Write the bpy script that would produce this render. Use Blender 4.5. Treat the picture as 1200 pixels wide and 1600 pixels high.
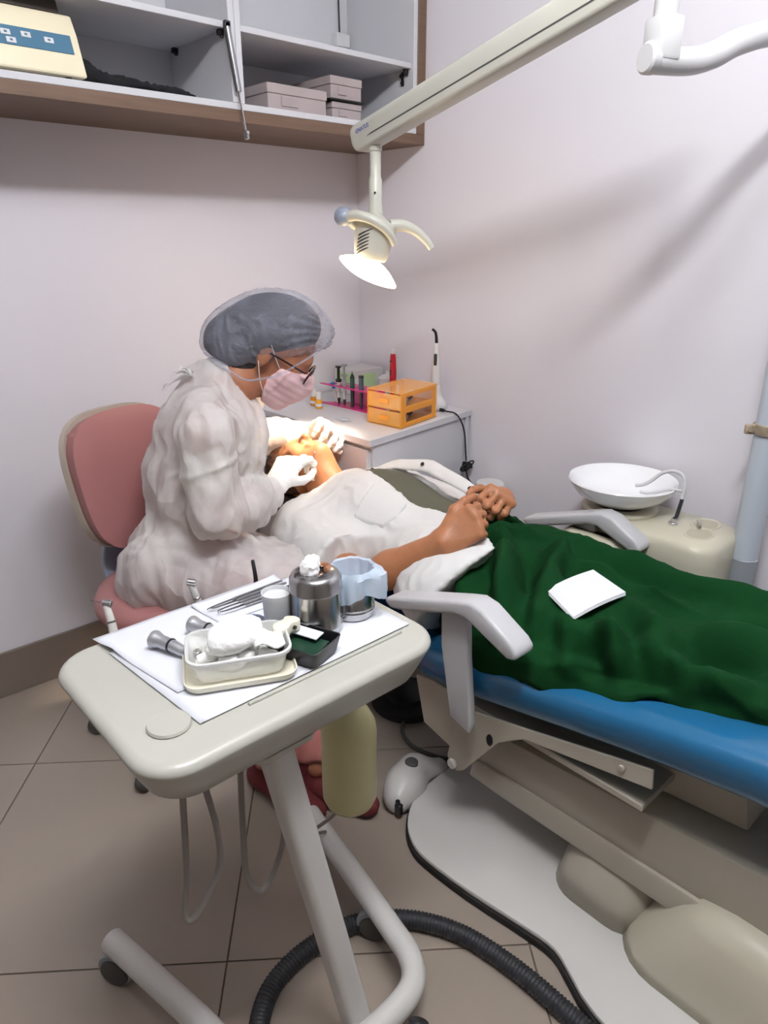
import bpy, bmesh, math, random
import numpy as np
from mathutils import Vector, Matrix, Euler

for o in list(bpy.data.objects):
    bpy.data.objects.remove(o, do_unlink=True)
SC = bpy.context.scene
COL = SC.collection

# ------------------------------------------------------------------ camera
cam_d = bpy.data.cameras.new('camera')
cam = bpy.data.objects.new('camera', cam_d)
COL.objects.link(cam)
cam.location = (0, 0, 1.33)
cam.rotation_euler = (math.radians(90 - 20.851), 0, math.radians(-42.24))
cam_d.sensor_fit = 'HORIZONTAL'
cam_d.sensor_width = 36.0
cam_d.lens = 33.08
cam_d.clip_start = 0.02
SC.camera = cam

# ------------------------------------------------------------------ world, lights, exposure
world = bpy.data.worlds.new('world')
SC.world = world
world.use_nodes = True
world.node_tree.nodes['Background'].inputs[0].default_value = (0.8, 0.82, 0.9, 1)
world.node_tree.nodes['Background'].inputs[1].default_value = 0.3

def add_area(name, loc, target, size, energy, color, shape='DISK', size_y=None):
    d = bpy.data.lights.new(name, 'AREA')
    d.shape = shape
    d.size = size
    if size_y: d.size_y = size_y
    d.energy = energy
    d.color = color
    o = bpy.data.objects.new(name, d)
    COL.objects.link(o)
    o.location = loc
    v = Vector(target) - Vector(loc)
    o.rotation_euler = v.to_track_quat('-Z', 'Y').to_euler()
    return o

# ceiling lamp above the photographer (the shadows of cabinet, tray and handpieces fix its place); stretched into a tube to blur the arm's shadow
def add_point(name, loc, energy, color, radius):
    d = bpy.data.lights.new(name, 'POINT')
    d.energy = energy
    d.color = color
    d.shadow_soft_size = radius
    o = bpy.data.objects.new(name, d)
    COL.objects.link(o)
    o.location = loc
    return o
for k in range(5):
    add_point('stretched_lamp_source', (0.08 + 0.13 * k, 0.26 - 0.05 * k, 2.47), 14.4, (0.965, 0.975, 1.0), 0.05)
add_point('second_ceiling_source', (0.88, 0.40, 2.47), 11.0, (0.965, 0.975, 1.0), 0.09)

SC.view_settings.view_transform = 'Standard'
SC.view_settings.look = 'None'
SC.view_settings.gamma = 1.0
SC.view_settings.use_curve_mapping = False
SC.view_settings.exposure = 0.22

# ------------------------------------------------------------------ materials
def lin(c):
    if isinstance(c, str):
        c = c.lstrip('#')
        c = [int(c[i:i + 2], 16) / 255 for i in (0, 2, 4)]
        c = [x / 12.92 if x <= 0.04045 else ((x + 0.055) / 1.055) ** 2.4 for x in c]
    return (c[0], c[1], c[2], 1.0)

MATS = {}
def mat(name, color, rough=0.5, metal=0.0, var=0.0, vscale=6.0, bump=0.0, bscale=60.0, sss=0.0,
        trans=0.0, ior=1.45, emit=None, estr=0.0, alpha=1.0, coat=0.0, spec=None, color2=None, stretch=None, sheen=0.0):
    """principled material with procedural colour variation and fine relief"""
    m = bpy.data.materials.new(name)
    m.use_nodes = True
    nt = m.node_tree
    b = nt.nodes['Principled BSDF']
    c = lin(color)
    b.inputs['Base Color'].default_value = c
    b.inputs['Roughness'].default_value = rough
    b.inputs['Metallic'].default_value = metal
    b.inputs['IOR'].default_value = ior
    if sss:
        b.inputs['Subsurface Weight'].default_value = sss
        b.inputs['Subsurface Radius'].default_value = (0.012, 0.005, 0.003)
        b.inputs['Subsurface Scale'].default_value = 1.0
    if trans:
        b.inputs['Transmission Weight'].default_value = trans
    if coat:
        b.inputs['Coat Weight'].default_value = coat
        b.inputs['Coat Roughness'].default_value = 0.1
    if spec is not None:
        b.inputs['Specular IOR Level'].default_value = spec
    if sheen:
        b.inputs['Sheen Weight'].default_value = sheen
    if emit is not None:
        b.inputs['Emission Color'].default_value = lin(emit)
        b.inputs['Emission Strength'].default_value = estr
    b.inputs['Alpha'].default_value = alpha
    tc = nt.nodes.new('ShaderNodeTexCoord')
    vec = tc.outputs['Object']
    if stretch:
        mp = nt.nodes.new('ShaderNodeMapping')
        mp.inputs['Scale'].default_value = stretch
        nt.links.new(vec, mp.inputs['Vector'])
        vec = mp.outputs['Vector']
    if var or color2:
        n = nt.nodes.new('ShaderNodeTexNoise')
        n.inputs['Scale'].default_value = vscale
        n.inputs['Detail'].default_value = 4
        nt.links.new(vec, n.inputs['Vector'])
        r = nt.nodes.new('ShaderNodeValToRGB')
        r.color_ramp.elements[0].position = 0.3
        r.color_ramp.elements[1].position = 0.7
        if color2:
            r.color_ramp.elements[0].color = c
            r.color_ramp.elements[1].color = lin(color2)
        else:
            r.color_ramp.elements[0].color = tuple(x * (1 - var) for x in c[:3]) + (1,)
            r.color_ramp.elements[1].color = tuple(min(1, x * (1 + var)) for x in c[:3]) + (1,)
        nt.links.new(n.outputs['Fac'], r.inputs['Fac'])
        nt.links.new(r.outputs['Color'], b.inputs['Base Color'])
    if bump:
        n2 = nt.nodes.new('ShaderNodeTexNoise')
        n2.inputs['Scale'].default_value = bscale
        n2.inputs['Detail'].default_value = 5
        nt.links.new(vec, n2.inputs['Vector'])
        bp = nt.nodes.new('ShaderNodeBump')
        bp.inputs['Strength'].default_value = bump
        bp.inputs['Distance'].default_value = 0.01
        nt.links.new(n2.outputs['Fac'], bp.inputs['Height'])
        nt.links.new(bp.outputs['Normal'], b.inputs['Normal'])
    MATS[name] = m
    return m

def sheer(name, color, opacity=0.7, bump=0.2, bscale=40.0, glow=0.45, var=0.15, stretch=None, facets=0.0):
    """thin non-woven fabric: part see-through, part diffuse, part translucent; opacity varies with the creases"""
    m = bpy.data.materials.new(name)
    m.use_nodes = True
    nt = m.node_tree
    for n in list(nt.nodes):
        nt.nodes.remove(n)
    N = nt.nodes.new
    out = N('ShaderNodeOutputMaterial')
    tc = N('ShaderNodeTexCoord')
    vec = tc.outputs['Object']
    if stretch:
        mp = N('ShaderNodeMapping')
        mp.inputs['Scale'].default_value = stretch
        nt.links.new(vec, mp.inputs['Vector'])
        vec = mp.outputs['Vector']
    noi = N('ShaderNodeTexNoise')
    noi.inputs['Scale'].default_value = bscale
    noi.inputs['Detail'].default_value = 6
    noi.inputs['Distortion'].default_value = 1.2
    nt.links.new(vec, noi.inputs['Vector'])
    bp0 = N('ShaderNodeBump')
    bp0.inputs['Strength'].default_value = bump
    bp0.inputs['Distance'].default_value = 0.01
    nt.links.new(noi.outputs['Fac'], bp0.inputs['Height'])
    bp = bp0
    if facets:
        # crumpled facets: cells of a distorted Voronoi pattern
        nd = N('ShaderNodeTexNoise')
        nd.inputs['Scale'].default_value = 6.0
        nd.inputs['Detail'].default_value = 2
        nt.links.new(vec, nd.inputs['Vector'])
        ma = N('ShaderNodeVectorMath'); ma.operation = 'MULTIPLY_ADD'
        ma.inputs[1].default_value = (0.16, 0.16, 0.16)
        nt.links.new(nd.outputs['Color'], ma.inputs[0])
        nt.links.new(vec, ma.inputs[2])
        st = N('ShaderNodeMapping')
        st.inputs['Scale'].default_value = (1.3, 1.3, 0.55)
        nt.links.new(ma.outputs[0], st.inputs['Vector'])
        vo = N('ShaderNodeTexVoronoi')
        vo.inputs['Scale'].default_value = facets
        nt.links.new(st.outputs[0], vo.inputs['Vector'])
        bp = N('ShaderNodeBump')
        bp.inputs['Strength'].default_value = 0.55
        bp.inputs['Distance'].default_value = 0.035
        nt.links.new(vo.outputs['Distance'], bp.inputs['Height'])
        nt.links.new(bp0.outputs['Normal'], bp.inputs['Normal'])
    df = N('ShaderNodeBsdfDiffuse')
    df.inputs['Color'].default_value = lin(color)
    nt.links.new(bp.outputs['Normal'], df.inputs['Normal'])
    tl = N('ShaderNodeBsdfTranslucent')
    tl.inputs['Color'].default_value = lin(color)
    nt.links.new(bp.outputs['Normal'], tl.inputs['Normal'])
    mx = N('ShaderNodeMixShader')
    mx.inputs[0].default_value = glow
    nt.links.new(df.outputs[0], mx.inputs[1])
    nt.links.new(tl.outputs[0], mx.inputs[2])
    tr = N('ShaderNodeBsdfTransparent')
    n3 = N('ShaderNodeTexNoise')
    n3.inputs['Scale'].default_value = 9.0
    n3.inputs['Detail'].default_value = 5
    nt.links.new(vec, n3.inputs['Vector'])
    mr = N('ShaderNodeMapRange')
    mr.inputs[1].default_value = 0.3
    mr.inputs[2].default_value = 0.7
    mr.inputs[3].default_value = max(0, opacity - var)
    mr.inputs[4].default_value = min(1, opacity + var)
    nt.links.new(n3.outputs['Fac'], mr.inputs[0])
    m2 = N('ShaderNodeMixShader')
    nt.links.new(mr.outputs[0], m2.inputs[0])
    nt.links.new(tr.outputs[0], m2.inputs[1])
    nt.links.new(mx.outputs[0], m2.inputs[2])
    nt.links.new(m2.outputs[0], out.inputs['Surface'])
    MATS[name] = m
    return m

mat('wall_paint', '#e2dfe6', 0.42, var=0.015, vscale=1.2, bump=0.04, bscale=25)
mat('ceiling_paint', '#eeeeee', 0.8)
mat('rear_paint', '#8d8680', 0.6, var=0.05)
mat('floor_tile', '#968a7f', 0.25, var=0.03, vscale=3, bump=0.01, bscale=8)
mat('grout', '#5e5148', 0.9, bump=0.2)
mat('skirting', '#786c63', 0.35, var=0.05, vscale=4)
mat('white_laminate', '#c9c9ce', 0.4, var=0.01)
mat('brown_laminate', '#6d5647', 0.5, var=0.12, vscale=8, stretch=(1, 8, 12))
mat('cream_plastic', '#b0afa6', 0.3, var=0.02, vscale=4)
mat('cream_metal', '#b3ad9f', 0.35, var=0.03, vscale=5)
mat('cream_old', '#c4bfac', 0.35, var=0.03, vscale=3)
mat('white_paint', '#c9c7c3', 0.35, var=0.02)
mat('light_arm', '#c6c5ba', 0.3, var=0.02)
mat('white_plastic', '#d2d2d3', 0.35)
mat('armrest_plastic', '#bfbfc2', 0.35)
mat('porcelain', '#f2f3f5', 0.12, coat=0.5)
mat('grey_plastic', '#8f959b', 0.45, var=0.03)
mat('blue_grey_plastic', '#8b93a3', 0.35)
mat('pale_grey_plastic', '#bfc7d2', 0.4)
mat('black_plastic', '#141416', 0.4)
mat('black_rubber', '#1d1c1c', 0.7)
mat('black_fabric', '#17171b', 0.95, bump=0.4, bscale=120)
mat('steel', '#b9b9ba', 0.18, metal=1.0, var=0.05, vscale=10)
mat('steel_brushed', '#a7a7aa', 0.32, metal=1.0, var=0.08, vscale=20)
mat('chrome', '#d8d8dc', 0.08, metal=1.0)
mat('dark_metal', '#4c4d52', 0.35, metal=0.9)
mat('blue_vinyl', '#1f5d86', 0.24, var=0.06, vscale=3, bump=0.05, bscale=7, coat=0.3)
mat('pink_vinyl', '#a5706f', 0.38, var=0.04, vscale=4, bump=0.05, bscale=10)
mat('beige_shell', '#b3a79b', 0.5)
mat('paper', '#d6d8df', 0.8, bump=0.08, bscale=12)
mat('paper_bright', '#dfe1e5', 0.8, bump=0.08, bscale=20)
mat('skin_patient', '#a9714f', 0.48, var=0.10, vscale=14, bump=0.12, bscale=60, sss=0.12)
mat('skin_dentist', '#a87155', 0.5, var=0.06, vscale=14, bump=0.08, bscale=60, sss=0.12)
mat('hair_dark', '#1b1512', 0.55, var=0.4, vscale=30, bump=0.7, bscale=60, stretch=(1, 1, 6))
mat('shirt_white', '#d9d8d7', 0.85, var=0.015, bump=0.22, bscale=28)
mat('olive_knit', '#5b5a4b', 0.9, bump=0.2, bscale=150)
mat('green_cloth', '#0d3719', 0.9, var=0.12, vscale=6, bump=0.22, bscale=32, spec=0.12)
mat('glove', '#efeeec', 0.45, bump=0.12, bscale=60)
mat('pink_mask', '#e8c3c8', 0.8, bump=0.1, bscale=60)
mat('red_trousers', '#6b2a2d', 0.9, bump=0.2, bscale=60)
mat('salmon_scrubs', '#a0655f', 0.9, bump=0.2, bscale=40)
mat('cream_shirt', '#d9cdbb', 0.9, bump=0.25, bscale=25)
mat('glasses_frame', '#2a161d', 0.25)
mat('cotton', '#fbfbfa', 0.95, bump=0.35, bscale=110)
mat('amber', '#d3851d', 0.2)
mat('yellow_amber', '#e3a838', 0.2)
mat('gasket_grey', '#4a4846', 0.6)
mat('hose_grey', '#2c2d31', 0.45)
mat('tube_grey', '#8b8580', 0.5)
mat('cardboard', '#a89c9c', 0.8, var=0.05, vscale=10)
mat('cardboard_dark', '#6b5f58', 0.8)
mat('device_cream', '#e6dcc0', 0.4)
mat('device_lid', '#3a332e', 0.35)
mat('panel_blue', '#46708a', 0.4)
mat('panel_red', '#8b3042', 0.4)
mat('red_plastic', '#b01f30', 0.25)
mat('green_print', '#bddba8', 0.5)
mat('blue_cap', '#1f7fd0', 0.35)
mat('syringe_dark', '#26303a', 0.3)
mat('syringe_green', '#23564a', 0.3)
mat('teal_body', '#3f5560', 0.3)
mat('lettering_blue', '#3c4aa0', 0.5)
mat('rust', '#a0907c', 0.6, var=0.4, vscale=30)
mat('bone_plastic', '#e8e3d0', 0.3)
mat('lamp_hot', '#fff3dd', 0.3, emit='#ffe2b6', estr=11.0)
mat('ceiling_lamp', '#ffffff', 0.3, emit='#fff6ee', estr=4.0)
mat('clear_tub', '#f3f3ee', 0.15, trans=0.0, alpha=0.50)
mat('frost_plastic', '#e4e6ea', 0.4, alpha=0.82)
mat('blue_liner', '#cfdff0', 0.3, alpha=0.66)
mat('pink_acrylic', '#e0308f', 0.12, alpha=0.62)
mat('orange_acrylic', '#ffc063', 0.22, alpha=0.40)
mat('orange_edge', '#f7a737', 0.2, alpha=0.68)
mat('satin_steel', '#b4b5ba', 0.42, metal=0.7, var=0.05, vscale=30)
mat('bottle_plastic', '#cfc99a', 0.3, alpha=0.9)
mat('lens_glass', '#f4f4f4', 0.05, alpha=0.12)
sheer('gown', '#f8f7f7', 0.82, 0.12, 14.0, 0.40, 0.14, None, 11.0)
sheer('cap', '#c4c8da', 0.36, 0.8, 50.0, 0.30, 0.12, (1, 1, 1))
M = MATS

# ------------------------------------------------------------------ object helpers
ORG = {}
def thing(name, label, cat, loc=(0, 0, 0), group=None, kind=None):
    o = bpy.data.objects.new(name, None)
    o.empty_display_size = 0.05
    COL.objects.link(o)
    o.location = loc
    ORG[o] = np.array(loc, float)
    tag(o, label, cat, group, kind)
    return o

def tag(o, label=None, cat=None, group=None, kind=None):
    if label: o['label'] = label
    if cat: o['category'] = cat
    if group: o['group'] = group
    if kind: o['kind'] = kind
    return o

def obj(name, geo, material, parent=None, smooth=True, angle=38, label=None):
    """geo = (verts, faces) in world coordinates -> one mesh object (child of parent, or top-level at its base)"""
    v, f = geo
    v = np.asarray(v, float)
    if parent is not None:
        org = ORG[parent]
    else:
        lo, hi = v.min(0), v.max(0)
        org = np.array([(lo[0] + hi[0]) / 2, (lo[1] + hi[1]) / 2, lo[2]])
    me = bpy.data.meshes.new(name)
    me.from_pydata((v - org).tolist(), [], [tuple(int(i) for i in q) for q in f])
    me.update()
    bm = bmesh.new()
    bm.from_mesh(me)
    bmesh.ops.recalc_face_normals(bm, faces=bm.faces)
    bm.to_mesh(me)
    bm.free()
    if smooth:
        me.shade_smooth()
        if angle < 180:
            me.set_sharp_from_angle(angle=math.radians(angle))
    me.materials.append(M[material] if isinstance(material, str) else material)
    o = bpy.data.objects.new(name, me)
    COL.objects.link(o)
    if parent is not None:
        o.parent = parent
        ORG[o] = org
    else:
        o.location = org
        ORG[o] = org
    if label: o['label'] = label
    return o

def struct(name, geo, material, **k):
    o = obj(name, geo, material, **k)
    o['kind'] = 'structure'
    return o

def dup(root, delta, label=None):
    """copy a thing with its parts and sub-parts, moved by delta"""
    r = root.copy(); COL.objects.link(r)
    r.location = Vector(root.location) + Vector(delta)
    ORG[r] = ORG[root] + np.array(delta)
    if label: r['label'] = label
    for ch in root.children:
        c = ch.copy(); COL.objects.link(c); c.parent = r
        for g in ch.children:
            d = g.copy(); COL.objects.link(d); d.parent = c
    return r

# ------------------------------------------------------------------ geometry helpers (all return (verts, faces))
def join(*gs):
    V = []; Fc = []; n = 0
    for v, f in gs:
        v = [tuple(p) for p in v]
        V += v
        Fc += [tuple(i + n for i in q) for q in f]
        n += len(v)
    return V, Fc

def bevelled(geo, w, seg=2, angle=30):
    if w <= 0: return geo
    v, f = geo
    bm = bmesh.new()
    vs = [bm.verts.new(p) for p in v]
    for q in f:
        try: bm.faces.new([vs[i] for i in q])
        except ValueError: pass
    bmesh.ops.recalc_face_normals(bm, faces=bm.faces)
    ed = [e for e in bm.edges if len(e.link_faces) == 2 and e.calc_face_angle(0) > math.radians(angle)]
    bmesh.ops.bevel(bm, geom=ed, offset=w, segments=seg, affect='EDGES', profile=0.5, clamp_overlap=True)
    bm.verts.index_update()
    out = ([tuple(x.co) for x in bm.verts], [[x.index for x in q.verts] for q in bm.faces])
    bm.free()
    return out

def xf(geo, mtx):
    v, f = geo
    return [tuple(mtx @ Vector(p)) for p in v], f

def box(lo, hi, bev=0.0, seg=2):
    x0, y0, z0 = lo; x1, y1, z1 = hi
    v = [(x0, y0, z0), (x1, y0, z0), (x1, y1, z0), (x0, y1, z0), (x0, y0, z1), (x1, y0, z1), (x1, y1, z1), (x0, y1, z1)]
    f = [(0, 3, 2, 1), (4, 5, 6, 7), (0, 1, 5, 4), (1, 2, 6, 5), (2, 3, 7, 6), (3, 0, 4, 7)]
    return bevelled((v, f), bev, seg)

def obox(c, ax, ay, az, hx, hy, hz, bev=0.0, seg=2):
    """oriented box: centre, three axes, half sizes"""
    g = box((-hx, -hy, -hz), (hx, hy, hz), bev, seg)
    c = np.array(c, float); A = np.array([unit(ax), unit(ay), unit(az)])
    return [tuple(c + np.array(p) @ A) for p in g[0]], g[1]

def unit(v):
    v = np.asarray(v, float)
    return v / max(1e-12, np.linalg.norm(v))

def prism(poly, z0, z1, bev=0.0, seg=2, frame=None):
    """extrude a 2-D polygon; frame=(origin, ex, ey, ez) maps it to world"""
    n = len(poly)
    v = [(p[0], p[1], z0) for p in poly] + [(p[0], p[1], z1) for p in poly]
    f = [tuple(range(n))[::-1], tuple(range(n, 2 * n))] + [(i, (i + 1) % n, n + (i + 1) % n, n + i) for i in range(n)]
    g = bevelled((v, f), bev, seg)
    if frame:
        o, ex, ey, ez = [np.array(q, float) for q in frame]
        g = [tuple(o + ex * p[0] + ey * p[1] + ez * p[2]) for p in g[0]], g[1]
    return g

def rrect(x0, y0, x1, y1, r, n=6):
    if not isinstance(r, (list, tuple)): r = [r] * 4
    P = []
    for (cx, cy, a0, rr) in ((x1 - r[0], y1 - r[0], 0, r[0]), (x0 + r[1], y1 - r[1], 90, r[1]), (x0 + r[2], y0 + r[2], 180, r[2]), (x1 - r[3], y0 + r[3], 270, r[3])):
        for i in range(n + 1):
            a = math.radians(a0 + 90 * i / n)
            P.append((cx + rr * math.cos(a), cy + rr * math.sin(a)))
    return P

def basis(d):
    d = unit(d)
    h = np.array([0, 0, 1.0]) if abs(d[2]) < 0.9 else np.array([1.0, 0, 0])
    u = unit(np.cross(h, d)); w = np.cross(d, u)
    return u, w, d

def lathe(prof, c=(0, 0, 0), d=(0, 0, 1), n=24, sx=1.0, sy=1.0):
    """profile [(r, h)] spun about axis d through c"""
    u, w, d = basis(d); c = np.array(c, float)
    if abs(d[2]) > 0.999: u, w, d = np.array([1., 0, 0]), np.array([0, 1., 0]) * np.sign(d[2]), np.array([0, 0, np.sign(d[2])])
    V = []; Fc = []
    m = len(prof)
    for r, h in prof:
        for k in range(n):
            a = 2 * math.pi * k / n
            V.append(tuple(c + d * h + (u * math.cos(a) * sx + w * math.sin(a) * sy) * max(r, 1e-5)))
    for i in range(m - 1):
        for k in range(n):
            k2 = (k + 1) % n
            Fc.append((i * n + k, i * n + k2, (i + 1) * n + k2, (i + 1) * n + k))
    Fc.append(tuple(range(n))[::-1]); Fc.append(tuple(range((m - 1) * n, m * n)))
    return V, Fc

def cyl(a, b, r, n=16, bev=0.0, r2=None):
    a = np.array(a, float); b = np.array(b, float); L = np.linalg.norm(b - a)
    r2 = r if r2 is None else r2
    if bev: pr = [(r - bev, 0), (r, bev), (r2, L - bev), (r2 - bev, L)]
    else: pr = [(r, 0), (r2, L)]
    return lathe(pr, a, b - a, n)

def spline(pts, n=8, closed=False):
    P = [np.array(p, float) for p in pts]
    m = len(P); out = []
    rng = range(m if closed else m - 1)
    for i in rng:
        if closed: p0, p1, p2, p3 = P[(i - 1) % m], P[i], P[(i + 1) % m], P[(i + 2) % m]
        else: p0, p1, p2, p3 = P[max(i - 1, 0)], P[i], P[i + 1], P[min(i + 2, m - 1)]
        for k in range(n):
            t = k / n
            out.append(0.5 * (2 * p1 + (p2 - p0) * t + (2 * p0 - 5 * p1 + 4 * p2 - p3) * t * t + (3 * p1 - p0 - 3 * p2 + p3) * t ** 3))
    if not closed: out.append(P[-1])
    return out

def tube(path, r, n=10, closed=False, sec=None):
    """sweep a circle (or 2-D section sec) along path; r is a number or a list"""
    P = [np.array(p, float) for p in path]
    m = len(P)
    T = []
    for i in range(m):
        a = P[(i - 1) % m] if (closed or i > 0) else P[i]
        b = P[(i + 1) % m] if (closed or i < m - 1) else P[i]
        T.append(unit(b - a))
    u, w, _ = basis(T[0])
    V = []
    if sec is None: sec = [(math.cos(2 * math.pi * k / n), math.sin(2 * math.pi * k / n)) for k in range(n)]
    n = len(sec)
    for i in range(m):
        if i:
            u = unit(u - T[i] * (u @ T[i])); w = np.cross(T[i], u)
        rr = r[i] if isinstance(r, (list, tuple, np.ndarray)) else r
        for (cx, cy) in sec: V.append(tuple(P[i] + (u * cx + w * cy) * rr))
    Fc = []
    for i in range(m if closed else m - 1):
        j = (i + 1) % m
        for k in range(n):
            k2 = (k + 1) % n
            Fc.append((i * n + k, i * n + k2, j * n + k2, j * n + k))
    if not closed:
        Fc.append(tuple(range(n))[::-1]); Fc.append(tuple(range((m - 1) * n, m * n)))
    return V, Fc

def loft(rings, closed=True, caps=True):
    """skin between equal-length rings of points"""
    V = [tuple(p) for R_ in rings for p in R_]
    n = len(rings[0]); Fc = []
    for i in range(len(rings) - 1):
        for k in range(n if closed else n - 1):
            k2 = (k + 1) % n
            Fc.append((i * n + k, i * n + k2, (i + 1) * n + k2, (i + 1) * n + k))
    if caps and closed:
        Fc.append(tuple(range(n))[::-1]); Fc.append(tuple(range((len(rings) - 1) * n, len(rings) * n)))
    return V, Fc

def sheet(grid, thick=0.0015):
    """grid[i][j] of points -> thin closed sheet offset along the surface normal"""
    G = np.array(grid, float); a, b = G.shape[:2]
    du = np.gradient(G, axis=0); dv = np.gradient(G, axis=1)
    N = np.cross(du, dv); N /= np.maximum(1e-9, np.linalg.norm(N, axis=2, keepdims=True))
    top = (G + N * thick / 2).reshape(-1, 3); bot = (G - N * thick / 2).reshape(-1, 3)
    V = np.vstack([top, bot]).tolist(); n = a * b; Fc = []
    for i in range(a - 1):
        for j in range(b - 1):
            p = i * b + j
            Fc.append((p, p + 1, p + b + 1, p + b)); Fc.append((n + p, n + p + b, n + p + b + 1, n + p + 1))
    rim = [i for i in range(b)] + [i * b + b - 1 for i in range(1, a)] + [(a - 1) * b + j for j in range(b - 2, -1, -1)] + [i * b for i in range(a - 2, 0, -1)]
    for k in range(len(rim)):
        p, q = rim[k], rim[(k + 1) % len(rim)]
        Fc.append((p, n + p, n + q, q))
    return V, Fc

# --- numpy noise
_rng = np.random.RandomState(7)
_perm = np.concatenate([_rng.permutation(256)] * 2)
_grad = _rng.normal(size=(256, 3)); _grad /= np.linalg.norm(_grad, axis=1, keepdims=True)
def noise(P):
    P = np.asarray(P, float); I = np.floor(P).astype(int); f = P - I; I &= 255
    u = f * f * f * (f * (f * 6 - 15) + 10)
    def g(dx, dy, dz):
        h = _perm[(_perm[(_perm[(I[..., 0] + dx) & 255] + I[..., 1] + dy) & 255] + I[..., 2] + dz) & 255]
        return (_grad[h] * (f - np.array([dx, dy, dz]))).sum(-1)
    def L(a, b, t): return a + (b - a) * t
    x0 = L(g(0, 0, 0), g(1, 0, 0), u[..., 0]); x1 = L(g(0, 1, 0), g(1, 1, 0), u[..., 0])
    x2 = L(g(0, 0, 1), g(1, 0, 1), u[..., 0]); x3 = L(g(0, 1, 1), g(1, 1, 1), u[..., 0])
    return L(L(x0, x1, u[..., 1]), L(x2, x3, u[..., 1]), u[..., 2])

# --- signed distance bodies: smooth unions of tapered capsules and ellipsoids, meshed by surface nets
def cap(a, b, r1, r2=None, k=0.02, flat=None):
    """tapered capsule; flat=(axis, factor) squeezes the section along axis"""
    a = np.array(a, float); b = np.array(b, float); r2 = r1 if r2 is None else r2
    R_ = max(r1, r2) * (max(1, flat[1]) if flat else 1)
    def fn(P):
        ab = b - a; t = np.clip(((P - a) @ ab) / max(1e-9, ab @ ab), 0, 1)
        q = P - (a + t[..., None] * ab)
        if flat:
            ax = unit(flat[0]); q = q + (q @ ax)[..., None] * ax * (1 / flat[1] - 1)
        d = np.linalg.norm(q, axis=-1) - (r1 + (r2 - r1) * t)
        return d * (min(1, flat[1]) if flat else 1)
    return fn, np.minimum(a, b) - R_, np.maximum(a, b) + R_, k

def ell(c, r, rot=None, k=0.02):
    """ellipsoid; rot rows are its axes"""
    c = np.array(c, float); r = np.array(r, float); A = np.eye(3) if rot is None else np.array([unit(q) for q in rot])
    def fn(P):
        q = (P - c) @ A.T
        k0 = np.linalg.norm(q / r, axis=-1); k1 = np.linalg.norm(q / (r * r), axis=-1)
        return k0 * (k0 - 1) / np.maximum(k1, 1e-6)
    R_ = r.max()
    return fn, c - R_, c + R_, k

def field(prims, P):
    D = np.full(P.shape[:-1], 1.0)
    for fn, lo, hi, k in prims:
        d = fn(P)
        if k > 0:
            h = np.maximum(k - np.abs(D - d), 0) / k
            D = np.minimum(D, d) - h * h * k * 0.25
        else: D = np.minimum(D, d)
    return D

def sdf_mesh(prims, res, post=None, pad=0.0):
    lo = np.min([p[1] for p in prims], 0) - pad - 3 * res; hi = np.max([p[2] for p in prims], 0) + pad + 3 * res
    n = np.ceil((hi - lo) / res).astype(int) + 1
    ax = [lo[i] + res * np.arange(n[i]) for i in range(3)]
    D = np.full(n, 1.0)
    for fn, l, h, k in prims:
        m = k + pad + 3 * res
        i0 = np.maximum(0, np.floor((l - m - lo) / res).astype(int)); i1 = np.minimum(n, np.ceil((h + m - lo) / res).astype(int) + 1)
        s = tuple(slice(i0[i], i1[i]) for i in range(3))
        P = np.stack(np.meshgrid(*[ax[i][s[i]] for i in range(3)], indexing='ij'), -1)
        d = fn(P); o = D[s]
        if k > 0:
            hh = np.maximum(k - np.abs(o - d), 0) / k
            D[s] = np.minimum(o, d) - hh * hh * k * 0.25
        else: D[s] = np.minimum(o, d)
    if post is not None:
        P = np.stack(np.meshgrid(*ax, indexing='ij'), -1)
        D = post(P, D)
    return nets(D, lo, res)

def nets(D, lo, res):
    D = D.copy()
    for a in range(3):
        s = [slice(None)] * 3
        for e in (0, -1):
            s[a] = e; D[tuple(s)] = np.maximum(D[tuple(s)], res)
    n = np.array(D.shape); S = D < 0
    c = n - 1
    cnt = np.zeros(c, int); acc = np.zeros(tuple(c) + (3,))
    corners = [(i, j, k) for i in (0, 1) for j in (0, 1) for k in (0, 1)]
    def sub(A, o): return A[o[0]:o[0] + c[0], o[1]:o[1] + c[1], o[2]:o[2] + c[2]]
    for o in corners:
        for a in range(3):
            if o[a]: continue
            o2 = list(o); o2[a] = 1
            d0, d1 = sub(D, o), sub(D, o2)
            x = (d0 < 0) != (d1 < 0)
            t = np.where(x, d0 / np.where(x, d0 - d1, 1), 0)
            cnt += x
            for b in range(3):
                acc[..., b] += np.where(x, (t if b == a else o[b]), 0)
    act = cnt > 0
    idx = np.full(c, -1); idx[act] = np.arange(act.sum())
    I = np.argwhere(act)
    V = lo + res * (I + acc[act] / cnt[act][:, None])
    Q = []
    for a in range(3):
        b, d = (a + 1) % 3, (a + 2) % 3
        s0 = [slice(None)] * 3; s1 = [slice(None)] * 3
        s0[a] = slice(0, n[a] - 1); s1[a] = slice(1, n[a])
        ch = S[tuple(s0)] != S[tuple(s1)]
        E = np.argwhere(ch)
        E = E[(E[:, b] > 0) & (E[:, d] > 0) & (E[:, b] < n[b] - 1) & (E[:, d] < n[d] - 1)]
        ins = S[tuple(E.T)]
        def cell(db, dd):
            e = E.copy(); e[:, b] -= db; e[:, d] -= dd
            return idx[tuple(e.T)]
        q = np.stack([cell(1, 1), cell(0, 1), cell(0, 0), cell(1, 0)], 1)
        q[~ins] = q[~ins][:, ::-1]
        Q.append(q)
    Q = np.vstack(Q)
    return V, Q

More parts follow.
